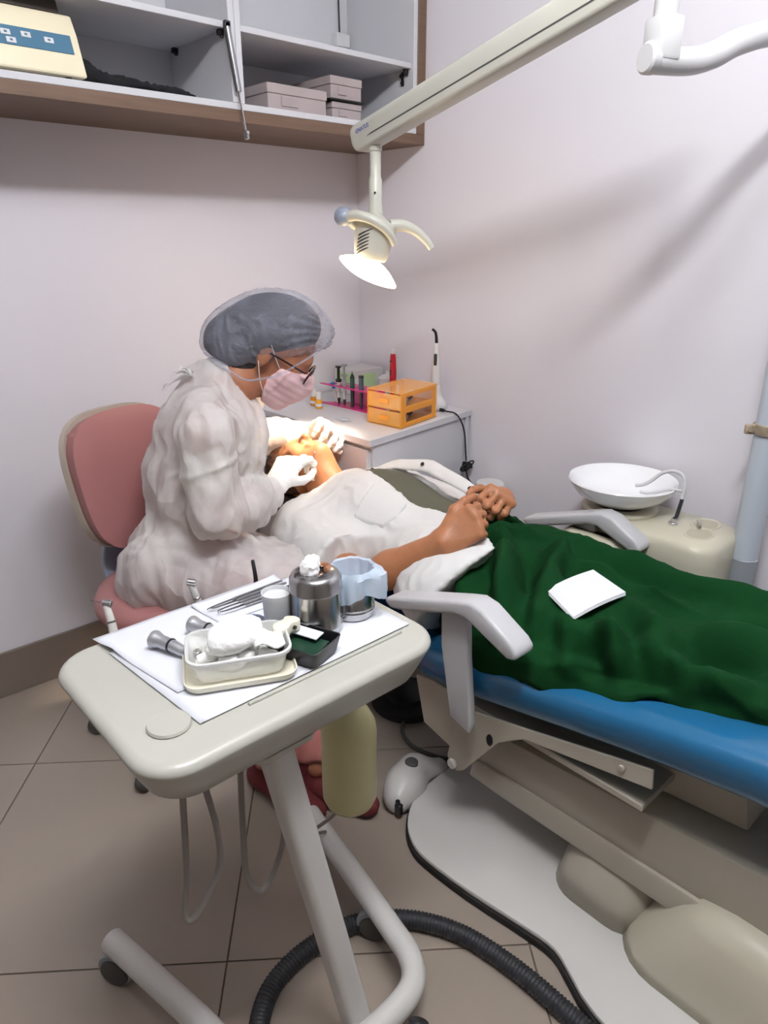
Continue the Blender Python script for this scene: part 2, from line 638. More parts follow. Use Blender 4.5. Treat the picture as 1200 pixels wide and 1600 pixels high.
def relax(V, Q, it=1, lam=0.5):
    E = np.vstack([Q[:, [0, 1]], Q[:, [1, 2]], Q[:, [2, 3]], Q[:, [3, 0]]])
    for _ in range(it):
        A = np.zeros_like(V); C = np.zeros(len(V))
        np.add.at(A, E[:, 0], V[E[:, 1]]); np.add.at(C, E[:, 0], 1)
        np.add.at(A, E[:, 1], V[E[:, 0]]); np.add.at(C, E[:, 1], 1)
        V = V + lam * (A / np.maximum(C, 1)[:, None] - V)
    return V

def vnormals(V, Q):
    n = np.cross(V[Q[:, 2]] - V[Q[:, 0]], V[Q[:, 3]] - V[Q[:, 1]])
    N = np.zeros_like(V)
    for k in range(4): np.add.at(N, Q[:, k], n)
    return N / np.maximum(1e-12, np.linalg.norm(N, axis=1, keepdims=True))

def ridged(P, scale, stretch=(1, 1, 1), warp=0.6, seed=0.0):
    """cloth crease pattern in -1..1: long soft ridges"""
    q = P * np.array(stretch) * scale + seed
    w = np.stack([noise(q * 0.6 + 11.3), noise(q * 0.6 + 47.1), noise(q * 0.6 + 83.7)], -1)
    v = noise(q + w * warp * 2)
    return 1 - 2 * np.minimum(1, np.abs(v) * 2.6)

def crease(V, Q, amp, scale, stretch=(1, 1, 1), seed=0.0, mask=None):
    N = vnormals(V, Q)
    d = ridged(V, scale, stretch, 0.7, seed) * amp
    if mask is not None: d = d * mask(V)
    return V + N * d[:, None]

def crumple(V, Q, amp, wl, n=5, seed=1, warp=0.35, stretch=(1, 1, 1), mask=None):
    """creased thin fabric: folded facets with sharp ridges, from triangle waves in random directions"""
    r = np.random.RandomState(seed); S = V * np.array(stretch); h = np.zeros(len(V))
    w = np.stack([noise(S * 3.1 / wl * 0.12 + 5 * k + seed) for k in range(3)], -1) * warp * wl * 3
    for i in range(n):
        d = unit(r.normal(size=3)); L = wl * r.uniform(0.6, 1.6)
        ph = ((S + w) @ d) / L + r.uniform()
        tri = 2 * np.abs(2 * (ph - np.floor(ph + 0.5))) - 1
        m = np.clip(noise(S / (wl * 1.6) + 17 * i + seed) * 2.2 + 0.45, 0, 1)
        h += tri * m * L / wl
    N = vnormals(V, Q); h = h * amp / math.sqrt(n)
    if mask is not None: h = h * mask(V)
    return V + N * h[:, None]

# ================================================================== THE ROOM
XR, YB, X0, Y0, ZC = 1.854, 2.185, -1.9, -2.2, 2.58

fl = struct('floor', box((X0, Y0, -0.06), (XR, YB, -0.003)), 'grout')
TA = np.array([0.780, -0.626]); TB = np.array([0.626, 0.780])
TS, JO = 0.607, 0.0016
def clip(poly, ax, s, lim):
    out = []
    for i in range(len(poly)):
        a, b = poly[i], poly[(i + 1) % len(poly)]
        da, db = s * (a[ax] - lim), s * (b[ax] - lim)
        if da <= 0: out.append(a)
        if (da < 0 < db) or (db < 0 < da):
            t = da / (da - db); out.append((a[0] + t * (b[0] - a[0]), a[1] + t * (b[1] - a[1])))
    return out
for i in range(-9, 10):
    for j in range(-9, 10):
        m0, n0 = -0.25 + i * TS + JO, 1.007 + j * TS + JO
        pts = [(m0, n0), (m0 + TS - 2 * JO, n0), (m0 + TS - 2 * JO, n0 + TS - 2 * JO), (m0, n0 + TS - 2 * JO)]
        P = [tuple(TA * p[0] + TB * p[1]) for p in pts]
        for ax, s, lim in ((0, 1, XR), (0, -1, X0), (1, 1, YB), (1, -1, Y0)):
            if len(P) > 2: P = clip(P, ax, s, lim)
        if len(P) > 2 and abs(sum(P[k][0] * P[(k + 1) % len(P)][1] - P[(k + 1) % len(P)][0] * P[k][1] for k in range(len(P)))) > 0.004:
            obj('tile', prism(P, -0.004, 0.0, 0.0006, 1), 'floor_tile', fl, smooth=False)

struct('wall_back', box((X0, YB, -0.06), (XR + 0.1, YB + 0.1, ZC)), 'wall_paint')
struct('wall_right', box((XR, Y0, -0.06), (XR + 0.1, YB, ZC)), 'wall_paint')
struct('wall_left', box((X0 - 0.1, Y0, -0.06), (X0, YB + 0.1, ZC)), 'rear_paint')
struct('wall_front', box((X0 - 0.1, Y0 - 0.1, -0.06), (XR + 0.1, Y0, ZC)), 'rear_paint')
struct('ceiling', box((X0 - 0.1, Y0 - 0.1, ZC), (XR + 0.1, YB + 0.1, ZC + 0.08)), 'ceiling_paint')
struct('baseboard_back', box((X0, YB - 0.010, 0), (XR, YB, 0.150), 0.002, 1), 'skirting')
struct('baseboard_right', box((XR - 0.010, Y0, 0), (XR, YB - 0.011, 0.150), 0.002, 1), 'skirting')

cl = thing('ceiling_lamp', 'unseen ceiling lamp above the photographer, stretched into a tube to soften shadows', 'lamp', (0.36, 0.16, 2.54))
obj('base', obox((0.36, 0.16, 2.5625), (0.94, -0.344, 0), (0.344, 0.94, 0), (0, 0, 1), 0.34, 0.03, 0.0175, 0.004, 1), 'white_plastic', cl)
obj('tube', cyl((0.02, 0.288, 2.535), (0.70, 0.033, 2.535), 0.009, 12), 'ceiling_lamp', cl)
cl = thing('ceiling_lamp', 'round white ceiling lamp above the dental chair, out of the picture', 'lamp', (0.88, 0.40, 2.58))
obj('base', lathe([(0.0, 2.58), (0.10, 2.58), (0.10, 2.57), (0.0, 2.57)], (0.88, 0.40, 0), n=32), 'white_plastic', cl)
obj('diffuser', lathe([(0.0, 2.5698), (0.095, 2.5698), (0.085, 2.562), (0.0, 2.56)], (0.88, 0.40, 0), n=32), 'ceiling_lamp', cl)

# ================================================================== WALL CABINET
def wall_cabinet():
    t = thing('wall_cabinet', 'open wall cabinet with white shelves in a brown wood-look case', 'cabinet', (1.05, 2.0, 1.63))
    yf, yb = 1.842, YB - 0.001
    xl, xr = 0.22, XR - 0.001
    zb, zt = 1.632, 2.42
    obj('bottom_panel', box((xl, yf, zb), (xr, yb, zb + 0.030), 0.001, 1), 'brown_laminate', t, smooth=False)
    obj('side_panel', box((xr - 0.036, yf, zb + 0.0302), (xr, yb, zt), 0.001, 1), 'brown_laminate', t, smooth=False)
    obj('side_panel', box((xl, yf, zb + 0.0302), (xl + 0.03, yb, zt), 0.001, 1), 'brown_laminate', t, smooth=False)
    obj('top_panel', box((xl, yf, zt), (xr, yb, zt + 0.03), 0.001, 1), 'brown_laminate', t, smooth=False)
    ix0, ix1 = xl + 0.0302, xr - 0.0362
    dz = zb + 0.0303
    obj('carcass_floor', box((ix0, yf + 0.002, dz), (ix1, yb, dz + 0.016), 0.001, 1), 'white_laminate', t, smooth=False)
    obj('carcass_back', box((ix0, yb - 0.014, dz + 0.0162), (ix1, yb, zt), 0), 'white_laminate', t, smooth=False)
    obj('carcass_side', box((ix1 - 0.016, yf + 0.002, dz + 0.0162), (ix1, yb - 0.0142, zt), 0.001, 1), 'white_laminate', t, smooth=False)
    obj('carcass_side', box((ix0, yf + 0.002, dz + 0.0162), (ix0 + 0.016, yb - 0.0142, zt), 0.001, 1), 'white_laminate', t, smooth=False)
    obj('divider', box((1.136, yf + 0.001, dz + 0.0162), (1.1535, yb - 0.0142, zt), 0.001, 1), 'white_laminate', t, smooth=False)
    obj('divider', box((1.1545, yf + 0.001, dz + 0.0162), (1.172, yb - 0.0142, zt), 0.001, 1), 'white_laminate', t, smooth=False)
    obj('shelf', box((ix0 + 0.0162, yf + 0.012, 1.846), (1.1358, yb - 0.0142, 1.861), 0.001, 1), 'white_laminate', t, smooth=False)
    obj('shelf', box((1.1722, yf + 0.012, 1.846), (ix1 - 0.0162, yb - 0.0142, 1.861), 0.001, 1), 'white_laminate', t, smooth=False)
    for (x, s) in ((1.136, -1), (ix1 - 0.016, -1)):
        for y in (yf + 0.03, yb - 0.06):
            obj('shelf_pin', join(box((x - 0.016, y - 0.007, 1.832), (x - 0.0002, y + 0.007, 1.8458), 0.002, 1), cyl((x - 0.004, y, 1.828), (x - 0.004, y, 1.834), 0.005, 8)), 'black_plastic', t)
    # black hinge plate on the right inner side
    x = ix1 - 0.016
    la = obj('latch', join(box((x - 0.004, 1.885, 1.802), (x - 0.0002, 1.899, 1.842), 0.003, 1), cyl((x - 0.012, 1.892, 1.829), (x - 0.004, 1.892, 1.829), 0.006, 10), cyl((x - 0.010, 1.892, 1.810), (x - 0.004, 1.892, 1.810), 0.004, 10)), 'black_plastic', t)
    # gas strut left hanging where a door has been taken off
    a = np.array([1.126, 1.834, 1.846]); b = np.array([1.145, 1.828, 1.700]); c = np.array([1.156, 1.824, 1.612])
    gs = obj('gas_strut', join(cyl(a, b, 0.0085, 14, 0.002)), 'steel_brushed', t)
    obj('rod', cyl(b, c, 0.0032, 10), 'chrome', gs)
    obj('end_fitting', join(cyl(c, c + unit(c - b) * 0.022, 0.0078, 12, 0.0015), cyl(c + unit(c - b) * 0.006, c + unit(c - b) * 0.006 + np.array([0.0, -0.011, 0]), 0.0045, 10)), 'steel', gs)
    obj('bracket', join(box((1.1180, 1.829, 1.838), (1.1355, 1.8415, 1.858), 0.002, 1), cyl((1.126, 1.829, 1.848), (1.126, 1.842, 1.848), 0.006, 10)), 'dark_metal', gs)
    # switch box with its cable at the back of the right upper compartment
    sb = obj('switch_box', box((1.735, 2.140, 1.945), (1.790, 2.1705, 1.985), 0.003, 1), 'white_plastic', t)
    obj('cable', tube([(1.762, 2.162, 1.985), (1.7615, 2.165, 2.1), (1.762, 2.165, 2.41)], 0.003, 8), 'dark_metal', sb)
    return t
wall_cabinet()

CF = 1.632 + 0.0303 + 0.0163       # top of the cabinet floor board
def device():
    t = thing('laboratory_device', 'cream bench device with blue button panel and dark lid on the cabinet floor', 'device', (0.6, 1.98, CF))
    x0, x1 = 0.36, 0.757
    prof = [(1.850, CF + 0.006), (1.850, CF + 0.012), (1.880, CF + 0.095), (1.903, CF + 0.138), (2.10, CF + 0.150), (2.10, CF + 0.006)]
    fr = ((x0, 0, 0), (0, 1, 0), (0, 0, 1), (1, 0, 0))
    obj('housing', prism(prof, 0, x1 - x0, 0.005, 2, frame=fr), 'device_cream', t)
    obj('lid', prism([(1.908, CF + 0.1395), (1.945, CF + 0.235), (2.09, CF + 0.245), (2.10, CF + 0.151)], 0.006, x1 - x0 - 0.022, 0.006, 2, frame=fr), 'device_lid', t)
    d = unit((0, 0.030, 0.083)); n = np.array([0, -d[2], d[1]]); o = np.array([0, 1.8565, CF + 0.030])
    def plate(xa, xb, sa, sb, h0, h1, bev=0.001):
        c = o + d * (sa + sb) / 2 + n * (h0 + h1) / 2 + np.array([(xa + xb) / 2, 0, 0])
        return obox(c, (1, 0, 0), d, n, (xb - xa) / 2, (sb - sa) / 2, (h1 - h0) / 2, bev, 1)
    p = obj('control_panel', plate(x0 + 0.01, x1 - 0.018, 0.024, 0.066, 0.0003, 0.002), 'panel_blue', t)
    for (xa, s) in ((0.598, 0.050), (0.640, 0.051), (0.688, 0.047), (0.606, 0.034)):
        b = obj('button', plate(xa - 0.010, xa + 0.010, s - 0.006, s + 0.006, 0.0021, 0.0032, 0.0005), 'white_plastic', p)
        b2 = obj('button_mark', plate(xa - 0.003, xa + 0.003, s - 0.0022, s + 0.0022, 0.0033, 0.0037, 0), 'panel_blue', p)
    obj('indicator', plate(0.535, 0.560, 0.040, 0.057, 0.0021, 0.0027, 0), 'panel_red', p)
    for x in (0.40, 0.72):
        for y in (1.87, 2.08):
            obj('foot', cyl((x, y, CF), (x, y, CF + 0.0065), 0.008, 10), 'black_rubber', t)
    # print on the housing below the panel
    return t
device()

def black_cloth():
    prims = [cap((0.785, 1.93, CF + 0.02), (0.80, 2.02, CF + 0.035), 0.022, 0.03, 0.03), cap((0.80, 1.90, CF + 0.018), (1.00, 1.87, CF + 0.008), 0.022, 0.008, 0.03, ((0, 0, 1), 0.75)),
             cap((0.84, 1.98, CF + 0.02), (1.04, 1.88, CF + 0.006), 0.024, 0.006, 0.03, ((0, 0, 1), 0.7)), cap((0.775, 1.90, CF + 0.03), (0.78, 1.92, CF + 0.052), 0.014, 0.010, 0.02)]
    def post(P, D): return np.maximum(D, CF + 0.0006 - P[..., 2])
    V, Q = sdf_mesh(prims, 0.005, post)
    V = crease(V, Q, 0.004, 28); V[:, 2] = np.maximum(V[:, 2], CF + 0.0005)
    o = obj('folded_cloth', (V, Q), 'black_fabric', angle=180)
    tag(o, 'crumpled black cloth bag lying beside the cream device in the wall cabinet', 'cloth')
black_cloth()

def carton(name, lo, hi, label, cmat='cardboard'):
    t = thing(name, label, 'box', ((lo[0] + hi[0]) / 2, (lo[1] + hi[1]) / 2, lo[2]), 'cardboard boxes in the wall cabinet')
    h = hi[2] - lo[2]
    obj('body', box(lo, (hi[0], hi[1], lo[2] + h * 0.62), 0.0015, 1), cmat, t, smooth=False)
    obj('lid', box((lo[0] - 0.002, lo[1] - 0.002, lo[2] + h * 0.625), (hi[0] + 0.002, hi[1] + 0.002, hi[2]), 0.0015, 1), cmat, t, smooth=False)
    w = hi[0] - lo[0]
    obj('flap', box((lo[0] + w * 0.22, lo[1] - 0.0028, lo[2] + h * 0.18), (lo[0] + w * 0.50, lo[1] - 0.0005, lo[2] + h * 0.60), 0.001, 1), cmat, t, smooth=False)
    return t
carton('cardboard_box', (1.262, 1.868, CF), (1.466, 2.06, CF + 0.066), 'wide low grey cardboard box on the left in the right cabinet bay')
carton('cardboard_box', (1.492, 1.872, CF), (1.604, 2.10, CF + 0.046), 'small grey cardboard box lying under the dark sheet in the wall cabinet')
o = obj('plastic_sheet', box((1.478, 1.862, CF + 0.0475), (1.612, 2.12, CF + 0.0525), 0.001, 1), 'black_plastic', smooth=False)
tag(o, 'thin dark plastic tray between two stacked cardboard boxes', 'tray')
carton('cardboard_box', (1.488, 1.872, CF + 0.0535), (1.606, 2.13, CF + 0.1125), 'topmost grey cardboard box resting on the dark sheet in the wall cabinet')

# ================================================================== SIDE CABINET
def side_cabinet():
    t = thing('side_cabinet', 'low white side cabinet standing in the room corner', 'cabinet', (1.59, 1.85, 0))
    zt = 0.789
    top = [(1.319, 1.515), (XR - 0.002, 1.588), (XR - 0.002, YB - 0.012), (1.319, YB - 0.012)]
    obj('worktop', prism(top, zt - 0.022, zt, 0.0015, 1), 'white_laminate', t, smooth=False)
    bod = [(1.342, 1.526), (XR - 0.013, 1.596), (XR - 0.013, YB - 0.014), (1.342, YB - 0.014)]
    obj('body', prism(bod, 0.07, zt - 0.0222, 0.001, 1), 'white_laminate', t, smooth=False)
    obj('plinth', prism([(1.365, 1.55), (XR - 0.03, 1.615), (XR - 0.03, 2.13), (1.365, 2.13)], 0, 0.0698), 'grey_plastic', t, smooth=False)
    obj('edge_strip', prism([(XR - 0.030, 1.5855), (XR - 0.0125, 1.5878), (XR - 0.0125, 1.5955), (XR - 0.030, 1.5925)], 0.0, zt - 0.0222, 0), 'white_laminate', t, smooth=False)
    d = obj('drawer', box((1.325, 1.535, 0.62), (1.3415, 2.165, zt - 0.036), 0.001, 1), 'white_laminate', t, smooth=False)
    obj('handle', join(cyl((1.312, 1.80, 0.69), (1.312, 1.90, 0.69), 0.005, 8), cyl((1.312, 1.81, 0.69), (1.325, 1.81, 0.69), 0.004, 8), cyl((1.312, 1.89, 0.69), (1.325, 1.89, 0.69), 0.004, 8)), 'steel_brushed', d)
    for y0, y1 in ((1.535, 1.848), (1.852, 2.165)):
        obj('door', box((1.325, y0, 0.075), (1.3415, y1, 0.615), 0.001, 1), 'white_laminate', t, smooth=False)
    return t
side_cabinet()

# ================================================================== DENTAL LIGHT (mast, arms and lamp head move as one thing)
def dental_light():
    t = thing('dental_light', 'dental operating light on a long cream arm carried by a pale mast', 'dental light', (1.745, 0.585, 0))
    mx, my = 1.745, 0.585
    obj('mast', cyl((mx, my, 0.0), (mx, my, 1.60), 0.031, 24), 'pale_grey_plastic', t)
    obj('mast_reflection', cyl((mx, my, 0.36), (mx, my, 0.60), 0.0335, 24, 0.002), 'grey_plastic', t)  # darker reflection low on the mast, put in as a grey cylinder
    for z in (0.925, 0.50):
        c = obj('clamp', lathe([(0.0325, z - 0.012), (0.0365, z - 0.011), (0.0365, z + 0.011), (0.0325, z + 0.012)], (mx, my, 0), n=24), 'rust', t)
        u = unit((-0.74, 0.67, 0)); 
        obj('clamp_bolt', join(obox(np.array([mx, my, z]) + u * 0.045, u, (0, 0, 1), np.cross(u, (0, 0, 1)), 0.012, 0.011, 0.006, 0.002, 1), cyl(np.array([mx, my, z]) + u * 0.048 - np.cross(u, (0, 0, 1)) * 0.009, np.array([mx, my, z]) + u * 0.048 + np.cross(u, (0, 0, 1)) * 0.009, 0.006, 10)), 'rust', c)
    # mast head and the curved lower arm
    J = np.array([1.330, 0.742, 1.632])
    path = spline([(mx, my, 1.60), (mx, my, 1.655), (mx - 0.03, my + 0.012, 1.692), (1.64, 0.625, 1.700), (1.56, 0.655, 1.693), (1.49, 0.682, 1.672), (1.44, 0.700, 1.648), (1.39, 0.720, 1.634), (1.305, 0.751, 1.630)], 8)
    obj('curved_arm', tube(path, 0.0225, 18), 'white_plastic', t)
    d = unit((-0.93, 0.36, 0))
    obj('arm_cap', cyl(J + d * 0.012 - np.array([0, 0, 0.0]), J + d * 0.034, 0.0255, 20, 0.004), 'white_plastic', t)
    obj('knuckle', join(obox(J + np.array([0, 0, 0.030]), (0.93, -0.36, 0), (0.36, 0.93, 0), (0, 0, 1), 0.024, 0.025, 0.034, 0.006, 2)), 'white_plastic', t)
    obj('riser', join(cyl(J + np.array([0, 0, 0.05]), J + np.array([0.0, 0.0, 0.16]), 0.0205, 20)), 'white_plastic', t)
    # sprung cream arm
    A = np.array([1.330, 0.742, 1.785]); B = np.array([1.339, 1.536, 1.588])
    ax = unit(B - A); side = unit(np.cross(ax, (0, 0, 1))); up = np.cross(side, ax)
    L = np.linalg.norm(B - A)
    o = np.array(A) - ax * 0.03
    sec = rrect(-0.026, -0.033, 0.026, 0.033, [0.016, 0.016, 0.020, 0.020], 4)
    # side profile: straight arm with a rounded nose
    prof = rrect(-0.02, -0.033, L + 0.045, 0.033, [0.018, 0.018, 0.012, 0.030], 5)
    obj('spring_arm', prism(prof, -0.025, 0.025, 0.009, 3, frame=(A, ax, up, side)), 'light_arm', t)
    for s in (-1, 1):
        cov = [(0.05, -0.008), (L - 0.04, -0.008), (L - 0.02, -0.011), (0.05, -0.0115)]
        obj('seam', prism(cov, 0.0245 * s, 0.0256 * s, 0, frame=(A, ax, up, side)), 'gasket_grey', t)
    obj('arm_pivot', cyl(A - side * 0.032 - up * 0.0, A + side * 0.032, 0.03, 20, 0.004), 'light_arm', t)
    # maker lettering near the nose, on the side that faces the camera
    cd = bpy.data.curves.new('lettering', 'FONT'); cd.body = 'GNATUS'; cd.size = 0.0135; cd.align_x = 'CENTER'; cd.align_y = 'CENTER'; cd.extrude = 0.0002; cd.shear = 0.25
    tmp = bpy.data.objects.new('tmp', cd); COL.objects.link(tmp)
    bpy.context.view_layer.update()
    me = bpy.data.meshes.new_from_object(tmp.evaluated_get(bpy.context.evaluated_depsgraph_get()))
    nrm = -side if side[0] > 0 else side
    ex = -ax
    ey = np.cross(nrm, ex)
    base = B - ax * 0.008 + up * 0.012 + nrm * 0.0253
    V = [tuple(base + ex * v.co.x + ey * v.co.y + nrm * v.co.z) for v in me.vertices]
    Fc = [tuple(p.vertices) for p in me.polygons]
    bpy.data.objects.remove(tmp)
    obj('lettering', (V, Fc), 'lettering_blue', t, smooth=False, label='small blue GNATUS lettering')
    # drop stem
    S = np.array([1.339, 1.508, 0])
    z1, z0 = 1.572, 1.385
    obj('arm_yoke', join(cyl((S[0], S[1], 1.548), (S[0], S[1], 1.575), 0.017, 16, 0.003), cyl(np.array([S[0], S[1], 1.578]) - side * 0.020, np.array([S[0], S[1], 1.578]) + side * 0.020, 0.016, 16, 0.003)), 'light_arm', t)
    obj('stem', lathe([(0.0145, 1.55), (0.0145, 1.490), (0.0175, 1.484), (0.0175, 1.428), (0.0185, 1.424), (0.0185, 1.395), (0.020, 1.390)], (S[0], S[1], 0), n=20), 'light_arm', t)
    obj('stem_screw', cyl((S[0] - 0.012, S[1] - 0.012, 1.452), (S[0] - 0.0145, S[1] - 0.0145, 1.452), 0.003, 8), 'black_plastic', t)
    # lamp head: hood, handles, reflector
    r_ = np.array([0.741, -0.672, 0]); fw = np.array([0.672, 0.741, 0]); z = np.array([0, 0, 1.0])
    C = np.array([1.338, 1.5085, 1.369])
    h1 = unit(-0.97 * z - 0.16 * r_)                         # hood axis
    hd = unit(-0.90 * z - 0.40 * r_ + 0.12 * fw)           # the way the reflector points
    a1 = unit(r_ - h1 * (r_ @ h1)); a2 = np.cross(h1, a1)
    def q(a, b, c): return C + a1 * a + a2 * b + h1 * c
    hood = obj('lamp_hood', lathe([(0.0, -0.030), (0.020, -0.030), (0.030, -0.022), (0.050, -0.014), (0.056, -0.004), (0.056, 0.012), (0.050, 0.060), (0.045, 0.078), (0.040, 0.083), (0.0, 0.083)], C, h1, 32, 1.0, 0.92), 'light_arm', t, angle=50)
    obj('stem_joint', cyl(C - h1 * 0.040, C - h1 * 0.022, 0.0165, 18, 0.002), 'light_arm', t)
    for k in range(6):
        zc = 0.014 + k * 0.0095
        pts = []
        for i in range(8):
            th = math.radians(196 + 3 * k - i * 7)
            rr = 0.0563 - 0.0060 * max(0, (zc - 0.004 * i + 0.010)) / 0.048
            v = a1 * math.cos(th) - fw * math.sin(th) * -0.92
            pts.append(C + (a1 * math.cos(math.radians(222 + i * 6.5 - k * 1.5)) - unit(fw - h1 * (fw @ h1)) * -0.92 * math.sin(math.radians(222 + i * 6.5 - k * 1.5))) * rr + h1 * (zc + 0.012 - 0.0032 * i))
        obj('vent_slot', tube(pts, 0.0017, 6), 'dark_metal', hood)
    near = -unit(fw - h1 * (fw @ h1))
    def w(a, n_, c): return C + a1 * a + near * n_ + h1 * c
    knob = w(-0.086, 0.018, -0.012)
    obj('end_knob', lathe([(0.0, -0.022), (0.0145, -0.020), (0.0225, -0.011), (0.0245, 0.0), (0.0225, 0.011), (0.0145, 0.020), (0.0, 0.022)], knob, a1 + near * 0.3, 20), 'blue_grey_plastic', t)
    obj('handle', tube(spline([w(-0.076, 0.024, -0.013), w(-0.050, 0.046, -0.020), w(-0.015, 0.060, -0.017), w(0.020, 0.060, -0.004), w(0.044, 0.050, 0.014), w(0.058, 0.040, 0.034)], 6), list(np.linspace(0.0140, 0.0125, 16)) + list(np.linspace(0.0125, 0.0085, 15)), 12), 'light_arm', t)
    obj('handle_mount', tube(spline([w(-0.070, 0.010, -0.008), w(-0.050, 0.0, 0.004), w(-0.030, 0.0, 0.010)], 5), 0.013, 12), 'light_arm', t)
    obj('handle', tube(spline([w(0.040, 0.0, -0.010), w(0.070, -0.004, -0.017), w(0.105, -0.006, -0.010), w(0.140, -0.004, 0.010), w(0.158, -0.002, 0.028)], 6), list(np.linspace(0.0175, 0.0085, 25)), 12), 'light_arm', t)
    # reflector: curved petal-shaped shade around the bulb
    b1 = unit(r_ - hd * (r_ @ hd)); b2 = np.cross(hd, b1); CR = C + h1 * 0.084 + a1 * 0.006
    G = []
    for i in range(25):
        u = -1 + 2 * i / 24; row = []
        for j in range(19):
            v = -1 + 2 * j / 18
            a, b = u * 0.084, v * 0.062 * math.sqrt(max(0.03, 1 - (u * 0.97) ** 2))
            row.append(CR + b1 * a + b2 * b + hd * (-0.004 + 12.0 * b * b + (4.0 * a * a if a < 0 else 5.5 * a * a)))
        G.append(row)
    obj('reflector', sheet(G, 0.003), 'lamp_hot', t, angle=180)
    obj('bulb_cover', lathe([(0.0, 0.004), (0.018, 0.006), (0.022, 0.025), (0.021, 0.037), (0.0, 0.044)], CR, hd, 18), mat('bulb_orange', '#e8a476', 0.4, emit='#ff9a5a', estr=1.2), t)
    q = lambda a, b, c: CR + hd * (c - 0.092)
    # the lamp's own light, aimed at the patient's mouth
    d = bpy.data.lights.new('dental_spot', 'SPOT')
    d.energy = 62.0; d.color = (1.0, 0.82, 0.60); d.spot_size = math.radians(54); d.spot_blend = 1.0; d.shadow_soft_size = 0.035
    s = bpy.data.objects.new('dental_spot', d); COL.objects.link(s)
    s.location = tuple(q(0, 0, 0.17)); s.parent = None
    s.rotation_euler = (Vector((1.17, 1.70, 0.77)) - Vector(s.location)).to_track_quat('-Z', 'Y').to_euler()
    return t
dental_light()

# ================================================================== CUSPIDOR
def cuspidor():
    t = thing('cuspidor', 'cream spittoon unit with round white bowl standing against the right wall', 'spittoon', (1.70, 0.80, 0))
    def body_ring(z, grow):
        return [(x, y, z) for x, y in rrect(1.575 - grow, 0.600 - grow, 1.795 + grow * 0.5, 0.99 + grow, [0.06, 0.09, 0.055, 0.06], 6)]
    rings = [body_ring(0.43, -0.02), body_ring(0.445, -0.008), body_ring(0.50, -0.002), body_ring(0.60, 0), body_ring(0.635, -0.001), body_ring(0.648, -0.006), body_ring(0.655, -0.016)]
    obj('housing', loft(rings), 'cream_old', t, angle=180)
    obj('pedestal', box((1.63, 0.68, 0.0), (1.77, 0.93, 0.4298), 0.02, 3), 'cream_old', t)
    obj('arm_cover', loft([[(x, y, z) for x, y in rrect(1.50 + g, 0.80 + g, 1.60, 0.985 - g, 0.05, 5)] for z, g in ((0.42, 0.03), (0.45, 0.008), (0.55, 0), (0.61, 0.006), (0.622, 0.02))]), 'cream_old', t, angle=60)
    bc = (1.690, 0.905)
    obj('bowl_collar', lathe([(0.0, 0.6120), (0.088, 0.6120), (0.098, 0.6370), (0.100, 0.6620), (0.09, 0.6670), (0.0, 0.6670)], (bc[0], bc[1], 0), n=32), 'cream_old', t)
    obj('bowl_gasket', lathe([(0.0, 0.6625), (0.064, 0.6625), (0.064, 0.6720), (0.0, 0.6720)], (bc[0], bc[1], 0), n=32), 'black_rubber', t)
    bw = obj('bowl', lathe([(0.0, 0.6725), (0.058, 0.6725), (0.085, 0.6800), (0.118, 0.7000), (0.137, 0.7240), (0.1425, 0.7360), (0.140, 0.7400), (0.134, 0.7370), (0.125, 0.7220), (0.100, 0.6990), (0.070, 0.6860), (0.045, 0.6815), (0.0, 0.6805)], (bc[0], bc[1], 0), n=48), 'porcelain', t)
    obj('drain', lathe([(0.0, 0.6810), (0.038, 0.6818), (0.040, 0.6840), (0.030, 0.6855), (0.0, 0.6855)], (bc[0] - 0.01, bc[1] - 0.005, 0), n=28), 'pale_grey_plastic', bw)
    # spouts
    sp = obj('spout_base', join(cyl((1.682, 0.748, 0.654), (1.682, 0.748, 0.662), 0.012, 14, 0.002), cyl((1.682, 0.748, 0.66), (1.682, 0.748, 0.672), 0.007, 10)), 'chrome', t)
    obj('hose_sleeve', tube(spline([(1.682, 0.748, 0.670), (1.690, 0.745, 0.6760), (1.700, 0.742, 0.7210)], 4), 0.0048, 8), 'hose_grey', t)
    obj('spout', tube(spline([(1.700, 0.742, 0.7210), (1.704, 0.742, 0.7540), (1.706, 0.752, 0.7790), (1.703, 0.775, 0.7870), (1.696, 0.803, 0.7760), (1.689, 0.825, 0.7520), (1.684, 0.845, 0.7370), (1.681, 0.862, 0.7320)], 6), 0.0048, 10), 'white_plastic', t)
    obj('spout', tube(spline([(1.701, 0.745, 0.7410), (1.697, 0.775, 0.7390), (1.690, 0.80, 0.7290), (1.680, 0.828, 0.7200), (1.676, 0.845, 0.7200)], 6), 0.0038, 10), 'white_plastic', t)
    # two cup recesses: shallow rings let into the top
    for (x, y, r) in ((1.742, 0.690, 0.034), (1.668, 0.672, 0.033)):
        obj('cup_recess', lathe([(r + 0.004, 0.6545), (r + 0.003, 0.6572), (r, 0.6575), (r - 0.003, 0.6562), (r - 0.004, 0.6552), (0.0, 0.6552)], (x, y, 0), n=28, sx=1.25, sy=0.95), 'cream_old', t)
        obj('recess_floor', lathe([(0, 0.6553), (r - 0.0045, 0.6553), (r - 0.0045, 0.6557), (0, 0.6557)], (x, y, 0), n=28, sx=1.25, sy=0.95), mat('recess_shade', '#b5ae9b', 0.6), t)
    obj('valve_knob', join(cyl((1.702, 0.690, 0.6552), (1.702, 0.690, 0.672), 0.006, 10, 0.001), obox((1.702, 0.690, 0.672), (1, 0.6, 0), (-0.6, 1, 0), (0, 0, 1), 0.017, 0.004, 0.004, 0.001, 1)), 'cream_plastic', t)
    return t
cuspidor()

